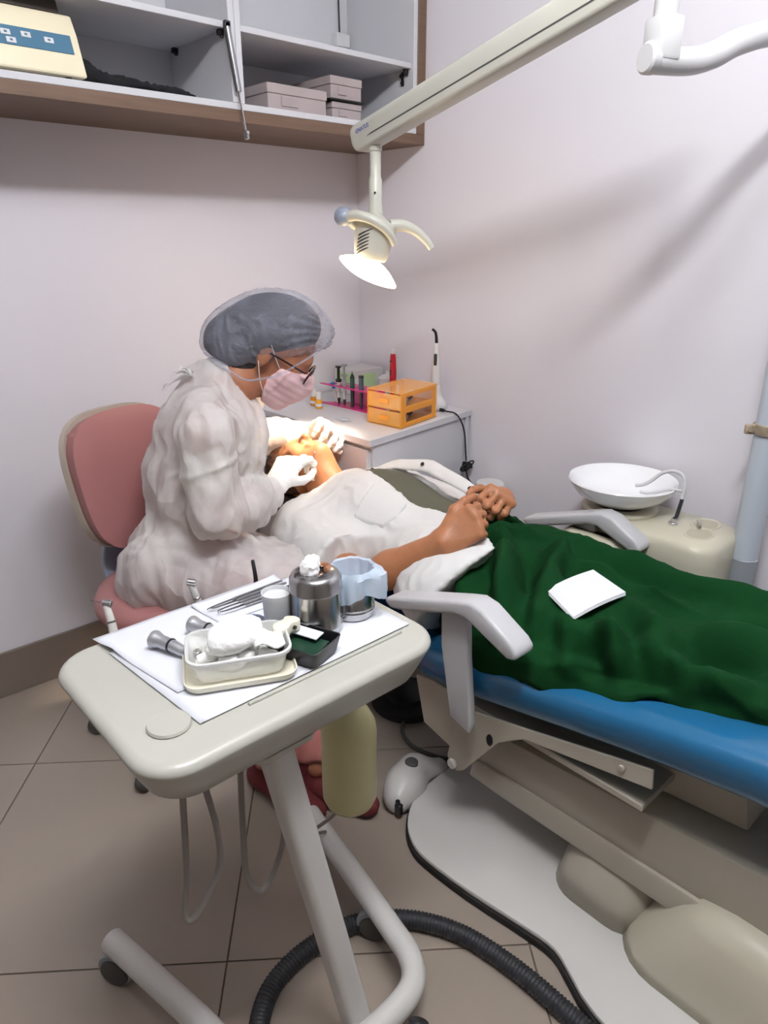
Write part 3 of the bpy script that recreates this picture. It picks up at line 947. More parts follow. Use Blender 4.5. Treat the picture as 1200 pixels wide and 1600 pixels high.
# small drum near the corner, only its top shows over the patient's hand
t = thing('plastic_drum', 'narrow white plastic drum standing by the right wall beyond the hands', 'bin', (1.793, 1.44, 0))
obj('body', lathe([(0.0, 0.0), (0.044, 0.0), (0.047, 0.01), (0.047, 0.553), (0.0, 0.553)], (1.793, 1.44, 0), n=28), 'cream_plastic', t)
obj('lid', lathe([(0.0, 0.5535), (0.049, 0.5535), (0.049, 0.568), (0.045, 0.573), (0.0, 0.573)], (1.793, 1.44, 0), n=28), 'white_plastic', t)

# ================================================================== DENTIST'S STOOL
def stool():
    cx, cy = 0.735, 1.655
    t = thing('dentist_stool', 'pink vinyl wheeled stool with a tall backrest by the back wall', 'stool', (cx, cy, 0))
    n = unit((0.28, -0.96, 0)); l = np.array([-n[1], n[0], 0]); z = np.array([0, 0, 1.0]); c0 = np.array([cx, cy, 0])
    # seat cushion
    prof = [(0.0, 0.405), (0.17, 0.405), (0.195, 0.413), (0.207, 0.432), (0.207, 0.452), (0.196, 0.472), (0.165, 0.483), (0.08, 0.487), (0.0, 0.487)]
    obj('seat', lathe(prof, (cx, cy, 0), n=40), 'pink_vinyl', t, angle=180)
    obj('seat_pan', lathe([(0.0, 0.385), (0.15, 0.385), (0.185, 0.395), (0.19, 0.4048), (0.0, 0.4048)], (cx, cy, 0), n=36), 'grey_plastic', t)
    obj('gas_column', join(cyl((cx, cy, 0.24), (cx, cy, 0.385), 0.014, 14), cyl((cx, cy, 0.09), (cx, cy, 0.25), 0.026, 16, 0.002)), 'dark_metal', t)
    for k in range(5):
        a = math.radians(180 + 36 + 72 * k)
        d = np.array([math.cos(a), math.sin(a), 0]); e = c0 + d * 0.262
        sp = [c0 + d * 0.02 + z * 0.115, c0 + d * 0.12 + z * 0.105, c0 + d * 0.262 + z * 0.078]
        lg = obj('base_leg', tube(spline(sp, 5), list(np.linspace(0.027, 0.017, 11)), 10), 'grey_plastic', t)
        obj('caster', join(cyl(e + z * 0.045, e + z * 0.075, 0.009, 10), lathe([(0.010, -0.016), (0.024, -0.014), (0.027, -0.006), (0.027, 0.006), (0.024, 0.014), (0.010, 0.016)], e + z * 0.0275, np.cross(d, z), 18)), 'gasket_grey', lg)
    # backrest: curved padded panel with a beige shell behind
    bc = c0 - n * 0.195 + z * 0.730 + l * 0.048
    def panel(off, th, wtop, wbot, h, bulge):
        rings = []
        for i in range(21):
            s = -1 + 2 * i / 20
            rings.append(s)
        G = []
        for i in range(25):
            v = -1 + 2 * i / 24; row = []
            # superellipse outline, narrower at the bottom
            for j in range(21):
                u = -1 + 2 * j / 20
                w = wbot + (wtop - wbot) * (v * 0.5 + 0.5)
                # square -> rounded square
                p = 3.2
                m = max(abs(u), abs(v)); nn = (abs(u) ** p + abs(v) ** p) ** (1 / p) or 1
                uu, vv = (u * m / nn, v * m / nn) if m > 0 else (0, 0)
                x, y = uu * w, vv * h
                edge = 1 - m ** 5
                row.append(bc + l * x + z * y + n * (off + bulge * edge + 0.55 * x * x) - n * 0.05 * (vv) * 0.6)
            G.append(row)
        return sheet(G, th)
    obj('back_shell', panel(-0.018, 0.016, 0.190, 0.165, 0.188, -0.006), 'beige_shell', t, angle=60)
    obj('backrest', panel(0.008, 0.034, 0.184, 0.158, 0.182, 0.012), 'pink_vinyl', t, angle=60)
    pb = [bc - n * 0.036 - z * 0.03, bc - n * 0.062 - z * 0.16, c0 - n * 0.235 + z * 0.47, c0 - n * 0.20 + z * 0.405, c0 - n * 0.10 + z * 0.388]
    obj('back_bracket', tube(spline(pb, 6), 1.0, sec=[(x, y) for x, y in rrect(-0.010, -0.042, 0.010, 0.042, 0.006, 3)]), 'blue_grey_plastic', t)
    return t
stool()

# ================================================================== DENTAL CHAIR
def dental_chair():
    CX = 1.245
    t = thing('dental_chair', 'reclined dental chair with blue vinyl upholstery and a cream base', 'dental chair', (CX, 0.6, 0))
    # upholstered bed: seat and leg rest, lofted along y
    def bed(ys):
        rings = []
        for (y, zb, th, w, hl) in ys:
            ring = []
            for k in range(28):
                a = 2 * math.pi * k / 28
                ca, sa = math.cos(a), math.sin(a)
                x = math.copysign(abs(ca) ** 0.55, ca) * w; zz = math.copysign(abs(sa) ** 0.75, sa) * th / 2
                # raised rolled edges
                zz += 0.028 * hl * (abs(x) / w) ** 4 * (1 if sa > 0 else 0.0)
                ring.append((CX + x, y, zb + th / 2 + zz))
            rings.append(ring)
        return loft(rings)
    seat = [(1.005, 0.405, 0.02, 0.16, 0), (1.000, 0.392, 0.055, 0.225, 0.3), (0.985, 0.387, 0.085, 0.255, 0.6), (0.95, 0.388, 0.10, 0.268, 1), (0.88, 0.395, 0.105, 0.272, 1), (0.78, 0.412, 0.105, 0.272, 1), (0.68, 0.432, 0.108, 0.272, 0.8), (0.58, 0.452, 0.112, 0.272, 0.7), (0.48, 0.470, 0.112, 0.270, 0.7), (0.38, 0.486, 0.112, 0.268, 0.8), (0.25, 0.500, 0.112, 0.262, 0.9), (0.05, 0.505, 0.11, 0.255, 1), (-0.20, 0.500, 0.10, 0.245, 1), (-0.42, 0.490, 0.09, 0.225, 1), (-0.50, 0.488, 0.06, 0.17, 0.5), (-0.52, 0.50, 0.02, 0.11, 0)]
    obj('seat_cushion', bed(seat), 'blue_vinyl', t, angle=180)
    back = [(1.00, 0.400, 0.03, 0.14, 0), (1.01, 0.385, 0.07, 0.21, 0.5), (1.06, 0.372, 0.085, 0.235, 1), (1.20, 0.368, 0.085, 0.238, 1), (1.35, 0.376, 0.085, 0.235, 1), (1.48, 0.392, 0.085, 0.222, 1), (1.575, 0.414, 0.08, 0.195, 0.8), (1.625, 0.432, 0.06, 0.155, 0.4), (1.64, 0.448, 0.02, 0.11, 0)]
    obj('backrest', bed(back), 'blue_vinyl', t, angle=180)
    obj('back_edge', tube(spline([(CX - 0.245, 1.18, 0.375), (CX - 0.243, 1.35, 0.384), (CX - 0.228, 1.50, 0.402), (CX - 0.19, 1.60, 0.43)], 6), 0.007, 8), 'pale_grey_plastic', t)
    head = [(1.655, 0.560, 0.02, 0.06, 0), (1.66, 0.545, 0.05, 0.10, 0.5), (1.69, 0.535, 0.07, 0.115, 1), (1.76, 0.535, 0.075, 0.12, 1), (1.83, 0.54, 0.07, 0.115, 1), (1.86, 0.548, 0.05, 0.10, 0.5), (1.865, 0.565, 0.02, 0.06, 0)]
    hr = obj('headrest', bed(head), 'black_plastic', t, angle=180)
    obj('headrest_stem', tube(spline([(CX, 1.56, 0.405), (CX, 1.66, 0.44), (CX, 1.74, 0.50), (CX, 1.76, 0.536)], 5), 1.0, sec=rrect(-0.03, -0.008, 0.03, 0.008, 0.004, 2)), 'dark_metal', hr)
    # arm rests
    def armrest(x, s):
        y = 0.0
        prof = [(1.005, 0.612), (0.995, 0.624), (0.96, 0.636), (0.80, 0.690), (0.765, 0.700), (0.735, 0.695), (0.662, 0.655), (0.648, 0.640), (0.652, 0.625), (0.672, 0.620), (0.745, 0.650), (0.775, 0.662), (0.80, 0.660), (0.96, 0.605), (0.985, 0.600)]
        o = obj('armrest', prism(prof, x - 0.028, x + 0.028, 0.012, 3, frame=((0, 0.0 if s < 0 else 0.10, -0.002 if s < 0 else -0.008), (0, 1, 0), (0, 0, 1), (1, 0, 0))), 'armrest_plastic', t)
        dy = 0.0 if s < 0 else 0.10
        pst = [(0.865, 0.64), (0.862, 0.55), (0.838, 0.43), (0.83, 0.39), (0.775, 0.375), (0.772, 0.40), (0.790, 0.55), (0.797, 0.66)]
        obj('armrest_post', prism(pst, x + 0.004, x + 0.022, 0.004, 2, frame=((0, dy, 0), (0, 1, 0), (0, 0, 1), (1, 0, 0))), 'armrest_plastic', o)
    armrest(0.938, -1)
    armrest(1.552, 1)
    # side frame plates under the seat
    pl = [(0.845, 0.385), (0.80, 0.392), (0.665, 0.425), (0.408, 0.490), (0.405, 0.450), (0.672, 0.398), (0.735, 0.352), (0.825, 0.222), (0.845, 0.208), (0.868, 0.214), (0.875, 0.235)]
    for x in (0.990, 1.492):
        p = obj('side_plate', prism(pl, 0, 0.006, 0.001, 1, frame=((x, 0, 0), (0, 1, 0), (0, 0, 1), (1, 0, 0))), 'cream_metal', t, smooth=False)
        obj('bolt', cyl((x - 0.010, 0.855, 0.225), (x - 0.0002, 0.855, 0.225), 0.012, 14, 0.002), 'white_paint', p)
        obj('bolt', cyl((x - 0.006, 0.462, 0.462), (x - 0.0002, 0.462, 0.462), 0.006, 12, 0.001), 'cream_metal', p)
        obj('slot', lathe([(0.006, 0), (0.012, 0.0), (0.012, 0.0015), (0.006, 0.0015)], (x - 0.0016, 0.757, 0.346), (1, 0, 0), 14, 0.7, 1.2), 'black_plastic', p)
    obj('cross_frame', box((1.0, 0.42, 0.383), (1.49, 0.93, 0.398), 0.002, 1), 'cream_metal', t, smooth=False)
    obj('rear_plate', prism([(0.885, 0.385), (1.02, 0.36), (0.99, 0.24), (0.885, 0.215)], 0, 0.006, 0.001, 1, frame=((1.03, 0, 0), (0, 1, 0), (0, 0, 1), (1, 0, 0))), 'cream_metal', t, smooth=False)
    # lifting beam from the base to the seat frame: stepped box
    def beam(x0, x1, pts, name):
        return obj(name, prism(pts, 0, x1 - x0, 0.006, 2, frame=((x0, 0, 0), (0, 1, 0), (0, 0, 1), (1, 0, 0))), 'cream_metal', t)
    beam(1.06, 1.43, [(0.90, 0.20), (0.88, 0.33), (0.75, 0.305), (0.20, 0.347), (0.15, 0.20), (0.32, 0.21), (0.76, 0.20)], 'lift_beam')
    beam(1.052, 1.438, [(0.86, 0.15), (0.85, 0.205), (0.76, 0.208), (0.32, 0.218), (0.22, 0.218), (0.22, 0.150), (0.32, 0.155), (0.76, 0.148)], 'lower_link')
    beam(1.12, 1.40, [(0.60, 0.385), (0.30, 0.47), (0.28, 0.36), (0.58, 0.33)], 'seat_mount')
    # base plate with a black rubber edge
    out = [(1.245, 1.000), (1.06, 0.995), (0.98, 0.975), (0.925, 0.935), (0.893, 0.885), (0.884, 0.83), (0.892, 0.71), (0.912, 0.575), (0.916, 0.51), (0.895, 0.46), (0.868, 0.40), (0.858, 0.30), (0.858, -0.15), (0.90, -0.22), (1.245, -0.24)]
    out = out + [(2 * 1.245 - x, y) for x, y in out[::-1][1:-1]]
    sm = [tuple(p[:2]) for p in spline([(x, y, 0) for x, y in out], 3, True)]
    def grow(P, g):
        c = np.array([1.245, 0.4]); return [tuple(np.array(p) + unit(np.array(p) - c) * g) for p in P]
    obj('rubber_edge', prism(grow(sm, 0.004), 0.0005, 0.020, 0.002, 1), 'black_rubber', t)
    obj('base_plate', prism(sm, 0.0203, 0.034, 0.004, 2), 'white_paint', t)
    # tall pedestal cover at the foot end
    def cover(z, g, y1): return [(x, y, z) for x, y in rrect(0.985 + g, -0.18, 1.505 - g, y1, [0.10, 0.10, 0.05, 0.05], 6)]
    obj('pedestal_cover', loft([cover(0.0345, 0, 0.445), cover(0.06, 0.003, 0.435), cover(0.12, 0.010, 0.40), cover(0.19, 0.020, 0.355), cover(0.225, 0.035, 0.33), cover(0.235, 0.06, 0.30)]), 'cream_old', t, angle=180)
    obj('pivot_cover', loft([[(x, y, z) for x, y in rrect(1.03 + g, 0.40, 1.46 - g, 0.62 - g, 0.07, 6)] for z, g in ((0.0345, 0), (0.10, 0.012), (0.15, 0.03), (0.17, 0.06))]), 'cream_metal', t, angle=180)
    return t
dental_chair()

def foot_block():
    t = thing('foot_control', 'white cast foot control with a dark knob beside the chair base', 'foot control', (1.01, 1.045, 0))
    prims = [cap((0.965, 1.01, 0.03), (1.06, 1.05, 0.04), 0.035, 0.04, 0.03), ell((1.01, 1.03, 0.035), (0.055, 0.05, 0.05), None, 0.03), cap((1.06, 1.05, 0.03), (1.12, 1.02, 0.03), 0.032, 0.026, 0.03)]
    V, Q = sdf_mesh(prims, 0.006, lambda P, D: np.maximum(D, 0.0008 - P[..., 2]))
    b = obj('housing', (V, Q), 'white_paint', t, angle=180)
    obj('knob', cyl((1.035, 1.035, 0.078), (1.035, 1.035, 0.092), 0.017, 18, 0.003), 'gasket_grey', t)
    obj('side_switch', join(box((0.935, 0.975, 0.012), (0.952, 0.995, 0.045), 0.004, 1), cyl((0.94, 0.985, 0.045), (0.94, 0.985, 0.055), 0.006, 10)), 'dark_metal', t)
    return t
foot_block()
t = thing('foot_pedal', 'black round foot pedal on the floor beyond the tray', 'foot pedal', (1.285, 1.31, 0))
obj('base', lathe([(0.0, 0.001), (0.105, 0.001), (0.11, 0.01), (0.105, 0.022), (0.07, 0.03), (0.0, 0.03)], (1.285, 1.31, 0), n=32), 'black_rubber', t)
obj('pedal_dome', lathe([(0.0, 0.0302), (0.068, 0.0302), (0.062, 0.045), (0.03, 0.055), (0.0, 0.056)], (1.285, 1.31, 0), n=32), 'black_plastic', t)
o = obj('pedal_cable', tube(spline([(1.335, 1.215, 0.010), (1.30, 1.23, 0.008), (1.237, 1.255, 0.007), (1.175, 1.215, 0.007), (1.150, 1.15, 0.007), (1.165, 1.08, 0.007), (1.19, 1.035, 0.007), (1.20, 1.012, 0.007)], 8), 0.006, 8), 'gasket_grey')
tag(o, 'thin dark cable looping over the floor from pedal to chair base', 'cable')

# ================================================================== TRAY UNIT
TZ = 0.785
def tray_unit():
    t = thing('tray_unit', 'cream dental tray cart on a slanted post and tubular wheeled frame', 'dental cart', (0.45, 0.8, 0))
    x0, y0, x1, y1 = 0.216, 0.612, 0.690, 0.952
    def ring(z, g, r): return [(x, y, z) for x, y in rrect(x0 + g, y0 + g, x1 - g, y1 - g, r, 8)]
    rings = [ring(0.696, 0.070, 0.03), ring(0.698, 0.050, 0.035), ring(0.712, 0.046, 0.04), ring(0.7135, 0.034, 0.045), ring(0.719, 0.026, 0.05), ring(0.740, 0.016, 0.056), ring(0.772, 0.003, 0.060)]
    for a in (15, 35, 55, 75, 90):
        rings.append(ring(0.772 + 0.013 * math.sin(math.radians(a)), 0.003 + 0.014 * (1 - math.cos(math.radians(a))), 0.060 - 0.012 * (1 - math.cos(math.radians(a)))))
    obj('tray_body', loft(rings), 'cream_plastic', t, angle=180)
    obj('front_ridge', box((0.375, 0.664, TZ - 0.001), (0.640, 0.670, TZ + 0.0035), 0.001, 1), 'cream_plastic', t)
    obj('round_button', lathe([(0.0, TZ + 0.0), (0.026, TZ + 0.0), (0.027, TZ + 0.002), (0.0255, TZ + 0.005), (0.0, TZ + 0.0055)], (0.282, 0.697, 0), n=32), 'cream_plastic', t)
    # post
    a = np.array([0.425, 0.705, 0.700]); b = np.array([0.520, 0.640, 0.075])
    ax = unit(b - a)
    obj('post', tube([a, a + (b - a) * 0.5, b], 1.0, sec=rrect(-0.021, -0.0225, 0.021, 0.0225, 0.012, 4)), 'white_paint', t)
    obj('post_socket', loft([[(a[0] + x * s, a[1] + y * s, z) for x, y in rrect(-0.05, -0.05, 0.05, 0.05, 0.015, 3)] for z, s in ((0.672, 0.55), (0.690, 0.95), (0.7005, 1.0))]), 'cream_plastic', t)
    # tubular U frame
    zf = 0.092
    up = [(0.735, 1.065, zf), (0.715, 0.95, zf), (0.695, 0.83, zf), (0.674, 0.715, zf), (0.664, 0.665, zf), (0.640, 0.625, zf), (0.595, 0.606, zf), (0.50, 0.603, zf), (0.41, 0.610, zf), (0.355, 0.640, zf), (0.332, 0.69, zf), (0.318, 0.80, zf), (0.292, 0.93, zf), (0.265, 1.062, zf)]
    fr = obj('wheel_frame', tube(spline(up, 6), 0.0225, 16), 'white_paint', t)
    for p in (up[0], up[-1], (0.690, 0.80, zf), (0.322, 0.775, zf)):
        p = np.array(p) * [1, 1, 0] + np.array([0.0, -0.012, 0])
        c = obj('caster', join(cyl(p + [0, 0, 0.055], p + [0, 0, 0.085], 0.008, 10), lathe([(0.012, -0.019), (0.028, -0.017), (0.032, -0.007), (0.032, 0.007), (0.028, 0.017), (0.012, 0.019)], p + [0, 0, 0.0325], (0.8, 0.5, 0), 20)), 'gasket_grey', fr)
        obj('caster_hood', lathe([(0.0345, -0.013), (0.0365, -0.010), (0.0365, 0.010), (0.0345, 0.013)], p + [0, 0, 0.036], (0.8, 0.5, 0), 20), 'grey_plastic', fr)
    # water bottle screwed under the tray
    bx, by = 0.652, 0.812
    bt = obj('water_bottle', lathe([(0.0, 0.352), (0.030, 0.353), (0.044, 0.360), (0.050, 0.375), (0.0505, 0.40), (0.050, 0.50), (0.0505, 0.515), (0.048, 0.535), (0.038, 0.556), (0.024, 0.570), (0.017, 0.578), (0.017, 0.60), (0.0, 0.60)], (bx, by, 0), n=32), 'bottle_plastic', t, angle=60)
    obj('bottle_cap', lathe([(0.0, 0.6), (0.022, 0.6), (0.024, 0.61), (0.024, 0.66), (0.030, 0.70), (0.0, 0.702)], (bx, by, 0), n=24), 'white_plastic', bt)
    obj('bottle_tube', tube(spline([(bx - 0.01, by, 0.356), (bx - 0.03, by + 0.03, 0.31), (bx - 0.03, by + 0.10, 0.22), (0.715, 0.98, 0.115)], 8), 0.0035, 6), 'tube_grey', t)
    # handpiece hoses hanging in loops
    for P in ([(0.318, 0.760, 0.70), (0.308, 0.748, 0.62), (0.292, 0.728, 0.52), (0.277, 0.715, 0.465), (0.282, 0.708, 0.452), (0.300, 0.705, 0.47), (0.330, 0.705, 0.52), (0.337, 0.715, 0.575), (0.334, 0.732, 0.64), (0.332, 0.74, 0.70)],
              [(0.415, 0.775, 0.70), (0.408, 0.765, 0.62), (0.390, 0.742, 0.50), (0.383, 0.728, 0.44), (0.398, 0.722, 0.405), (0.420, 0.722, 0.415), (0.450, 0.730, 0.46), (0.470, 0.745, 0.54), (0.475, 0.76, 0.62), (0.47, 0.77, 0.70)]):
        obj('hose', tube(spline(P, 8), 0.0048, 10), 'tube_grey', t)
    # rear holder bar for the handpieces
    h = obj('handpiece_holder', box((0.29, 0.9535, 0.712), (0.62, 0.990, 0.735), 0.005, 2), 'cream_plastic', t)
    for x in (0.325, 0.475, 0.58):
        obj('holder_ring', lathe([(0.010, 0.736), (0.014, 0.736), (0.014, 0.742), (0.010, 0.742)], (x, 0.972, 0), n=16), 'gasket_grey', h)
    return t
tray_unit()

# corrugated suction hose on the floor
def ribbed(path, r0, pitch, name, label, cat, amp=0.0016, n=12):
    P = [np.array(p) for p in path]
    S = [0.0]
    for i in range(1, len(P)): S.append(S[-1] + np.linalg.norm(P[i] - P[i - 1]))
    L = S[-1]; m = int(L / (pitch / 4)); out = []; rad = []
    xs = np.array(P); s = np.array(S)
    for i in range(m + 1):
        q = L * i / m
        out.append(np.array([np.interp(q, s, xs[:, k]) for k in range(3)])); rad.append(r0 + amp * math.cos(2 * math.pi * q / pitch))
    o = obj(name, tube(out, rad, n), 'hose_grey', angle=180)
    tag(o, label, cat)
    return o
ribbed(spline([(0.33, 0.66, 0.020), (0.375, 0.735, 0.020), (0.420, 0.795, 0.020), (0.480, 0.832, 0.020), (0.571, 0.842, 0.020), (0.671, 0.820, 0.020), (0.756, 0.754, 0.020), (0.810, 0.662, 0.020), (0.832, 0.55, 0.020), (0.836, 0.44, 0.020), (0.832, 0.33, 0.020), (0.81, 0.18, 0.020), (0.76, 0.0, 0.020)], 12), 0.0180, 0.0075, 'suction_hose', 'thick dark grey corrugated hose curving across the floor tiles', 'hose')
ribbed(spline([(0.575, 0.548, 0.125), (0.555, 0.535, 0.09), (0.54, 0.50, 0.05), (0.545, 0.42, 0.02), (0.56, 0.30, 0.0175), (0.56, 0.1, 0.0175)], 12), 0.0155, 0.009, 'drain_hose', 'short grey ribbed hose end in front of the slanted post foot', 'hose', 0.002)

# ================================================================== PEOPLE
R_ = np.array([0.741, -0.672, 0.0]); FW = np.array([0.672, 0.741, 0.0]); ZV = np.array([0, 0, 1.0])

def cone(a, b, r1, r2, k=0.01, flat=None):
    """tapered cylinder with flat ends"""
    a = np.array(a, float); b = np.array(b, float); L = np.linalg.norm(b - a); ax = (b - a) / L; R0 = max(r1, r2)
    def fn(P):
        q = P - a; h = q @ ax; q = q - h[..., None] * ax
        if flat:
            e = unit(flat[0]); q = q + (q @ e)[..., None] * e * (1 / flat[1] - 1)
        t = np.clip(h / L, 0, 1)
        return np.maximum(np.linalg.norm(q, axis=-1) - (r1 + (r2 - r1) * t), np.abs(h - L / 2) - L / 2)
    return fn, np.minimum(a, b) - R0, np.maximum(a, b) + R0, k

def head_prims(O, g, u, s=1.0):
    """head about point O (between the ears): g = where the face looks, u = towards the crown"""
    g = unit(g); u = unit(u - g * (np.dot(u, g))); l = np.cross(u, g); A = (g, l, u)
    def q(a, b, c): return np.array(O) + (g * a + l * b + u * c) * s
    p = [ell(q(-0.012, 0, 0.045), np.array([0.098, 0.077, 0.088]) * s, A, 0.02),
         ell(q(0.040, 0, 0.005), np.array([0.056, 0.062, 0.075]) * s, A, 0.03),
         ell(q(0.045, 0, -0.062), np.array([0.048, 0.048, 0.046]) * s, A, 0.03),      # jaw
         ell(q(0.082, 0, -0.092), np.array([0.018, 0.021, 0.016]) * s, A, 0.025),     # chin
         cap(q(0.088, 0, 0.022), q(0.114, 0, -0.020), 0.009 * s, 0.012 * s, 0.012),    # nose
         cap(q(0.098, -0.013, -0.022), q(0.098, 0.013, -0.022), 0.008 * s, 0.008 * s, 0.008),
         cap(q(0.084, -0.030, 0.036), q(0.090, 0.030, 0.036), 0.010 * s, 0.010 * s, 0.014),   # brow
         cap(q(0.092, -0.017, -0.051), q(0.092, 0.017, -0.051), 0.0075 * s, 0.0075 * s, 0.006),  # upper lip
         cap(q(0.091, -0.014, -0.064), q(0.091, 0.014, -0.064), 0.0080 * s, 0.0080 * s, 0.006)]
    for b in (-1, 1):
        p.append(ell(q(0.066, 0.042 * b, -0.015), np.array([0.026, 0.022, 0.024]) * s, A, 0.02))   # cheek
        p.append(ell(q(-0.006, 0.078 * b, -0.002), np.array([0.017, 0.008, 0.031]) * s, A, 0.006))  # ear
        p.append(ell(q(0.077, 0.032 * b, 0.018), np.array([0.012, 0.013, 0.011]) * s, A, 0.004))    # closed eyelid
    return p, q

def hand_prims(W, d, n, thumb_side, curls, thumb, s=1.0, spread=0.12):
    """W wrist, d towards the knuckles, n out of the back of the hand; thumb_side +1/-1 picks the side along d x n.
    curls: four (a1, a2, a3) in degrees, index first; thumb: list of three directions in (d, side, n) terms"""
    d = unit(d); n = unit(n - d * np.dot(n, d)); sd = np.cross(d, n) * thumb_side; W = np.array(W, float)
    P = []; tips = []
    offs = (0.031, 0.0105, -0.0105, -0.030); lens = ((0.042, 0.026, 0.021), (0.046, 0.029, 0.022), (0.042, 0.027, 0.021), (0.033, 0.020, 0.019)); rad = (0.0094, 0.0096, 0.0090, 0.0080)
    kn = (0.088, 0.092, 0.087, 0.078)
    for i in range(4):
        K = W + (d * kn[i] + sd * offs[i]) * s
        P.append(cap(W + sd * offs[i] * 0.6 * s, K, 0.0165 * s, 0.0125 * s, 0.014 * s, (n, 0.85)))
        fd = unit(d + sd * spread * offs[i] / 0.03); a = 0; p = K
        for j in range(3):
            a += math.radians(curls[i][j])
            v = fd * math.cos(a) - n * math.sin(a); q2 = p + v * lens[i][j] * s
            r1 = rad[i] * (1.06 - 0.09 * j) * s; r2 = rad[i] * (0.97 - 0.09 * j) * s
            P.append(cap(p, q2, r1, r2, 0.004 * s)); P.append(ell(p + n * 0.0015 * s, [rad[i] * 1.1 * s] * 3, None, 0.006 * s)); p = q2
        tips.append(p)
    b = W + (d * 0.022 + sd * 0.026 - n * 0.006) * s
    P.append(cap(W + d * 0.01 * s, b + d * 0.012 * s, 0.018 * s, 0.017 * s, 0.012 * s))
    p = b
    for (v, L, r) in zip(thumb, (0.044, 0.032, 0.027), (0.0135, 0.0110, 0.0100)):
        v = unit(d * v[0] + sd * v[1] + n * v[2]); q2 = p + v * L * s
        P.append(cap(p, q2, r * s, r * 0.9 * s, 0.006 * s)); p = q2
    tips.append(p)
    return P, tips

# ------------------------------------------------------------------ the dentist
def dentist():
    t = thing('person', 'seated dentist in sheer white gown, bouffant cap, pink mask and glasses', 'person', (0.735, 1.655, 0))
    f, l = R_, FW
    pel = np.array([0.745, 1.655, 0.545]); mid = np.array([0.80, 1.63, 0.72]); che = np.array([0.868, 1.60, 0.875]); nb = np.array([0.905, 1.585, 0.985])
    rs = np.array([0.762, 1.462, 0.925]); re_ = np.array([0.752, 1.428, 0.722]); rw = np.array([0.995, 1.530, 0.722])
    ls = np.array([1.000, 1.705, 0.925]); le = np.array([1.115, 1.895, 0.760]); lw = np.array([1.302, 1.772, 0.768])
    rh = np.array([0.70, 1.60, 0.54]); rk = np.array([0.88, 1.30, 0.51]); ra = np.array([0.765, 1.265, 0.10])
    lh = np.array([0.82, 1.70, 0.54]); lk = np.array([1.02, 1.42, 0.40]); la = np.array([0.845, 1.185, 0.10])
    OC = np.array([0.987, 1.560, 1.048]); O = OC + R_ * 0.032 + ZV * 0.024; ph = math.radians(38)
    h = unit((0.76, -0.65, 0)); g = h * math.cos(ph) - ZV * math.sin(ph); u = ZV * math.cos(ph) + h * math.sin(ph)
    hp, q = head_prims(O, g, u)
    skin = hp + [cap(q(-0.035, 0, -0.045), nb - np.array([0.0, 0, 0.01]), 0.052, 0.060, 0.035),
        ell(che + ZV * 0.005 + f * 0.008, (0.085, 0.115, 0.09), (f, l, ZV), 0.05), ell(mid + f * 0.012, (0.09, 0.13, 0.15), (f, l, ZV), 0.05), ell(pel + f * 0.015, (0.10, 0.155, 0.10), (f, l, ZV), 0.05),
        cap(nb - ZV * 0.035 - f * 0.015, rs - ZV * 0.015, 0.038, 0.040, 0.03), cap(nb - ZV * 0.035 - f * 0.015, ls - ZV * 0.015, 0.038, 0.040, 0.03),
        cap(rs, re_, 0.047, 0.040, 0.03), cap(re_, rw, 0.040, 0.027, 0.02), cap(ls, le, 0.047, 0.040, 0.03), cap(le, lw, 0.040, 0.027, 0.02),
        cap(rh, rk, 0.075, 0.055, 0.04), cap(rk, ra, 0.052, 0.034, 0.03), cap(lh, lk, 0.075, 0.055, 0.04), cap(lk, la, 0.052, 0.034, 0.03)]
    V, Q = sdf_mesh(skin, 0.005)
    obj('body', (relax(V, Q, 1, 0.4), Q), 'skin_dentist', t, angle=180)
    # scrubs under the gown
    top = [ell(che + f * 0.008 - ZV * 0.025, (0.092, 0.120, 0.095), (f, l, ZV), 0.05), ell(mid + f * 0.016, (0.090, 0.125, 0.145), (f, l, ZV), 0.05), ell(pel + ZV * 0.03 + f * 0.015, (0.098, 0.150, 0.09), (f, l, ZV), 0.05),
           cone(rs - ZV * 0.01, rs + (re_ - rs) * 0.75, 0.052, 0.050, 0.02), cone(ls - ZV * 0.01, ls + (le - ls) * 0.75, 0.052, 0.050, 0.02)]
    V, Q = sdf_mesh(top, 0.008)
    obj('scrub_top', (crease(V, Q, 0.004, 9, (1, 1, 0.6)), Q), 'cream_shirt', t, angle=180)
    pants = [ell(pel - ZV * 0.02 + f * 0.015, (0.115, 0.165, 0.085), (f, l, ZV), 0.05), cap(rh, rk, 0.085, 0.070, 0.04), cone(rk, ra + ZV * 0.0, 0.070, 0.052, 0.03), cap(lh, lk, 0.085, 0.070, 0.04), cone(lk, la, 0.070, 0.052, 0.03)]
    V, Q = sdf_mesh(pants, 0.008)
    obj('trousers', (crease(V, Q, 0.006, 9, (1, 1, 0.6), 5.0), Q), 'salmon_scrubs', t, angle=180)
    for a, dd in ((ra, unit((0.15, -1, 0))), (la, unit((0.35, -0.95, 0)))):
        a0 = np.array([a[0], a[1], 0.0])
        sh = [cap(a0 - dd * 0.05 + ZV * 0.036, a0 + dd * 0.06 + ZV * 0.036, 0.036, 0.036, 0.02), cap(a0 + dd * 0.05 + ZV * 0.03, a0 + dd * 0.145 + ZV * 0.028, 0.040, 0.032, 0.02, (ZV, 0.75)), cap(a0 - dd * 0.03 + ZV * 0.04, a0 - dd * 0.02 + ZV * 0.10, 0.036, 0.038, 0.02)]
        V, Q = sdf_mesh(sh, 0.006, lambda P, D: np.maximum(D, 0.0015 - P[..., 2]))
        s = obj('shoe', (V, Q), 'red_trousers', t, angle=180)
    # gown
    sk = np.array([0.80, 1.56, 0.50])
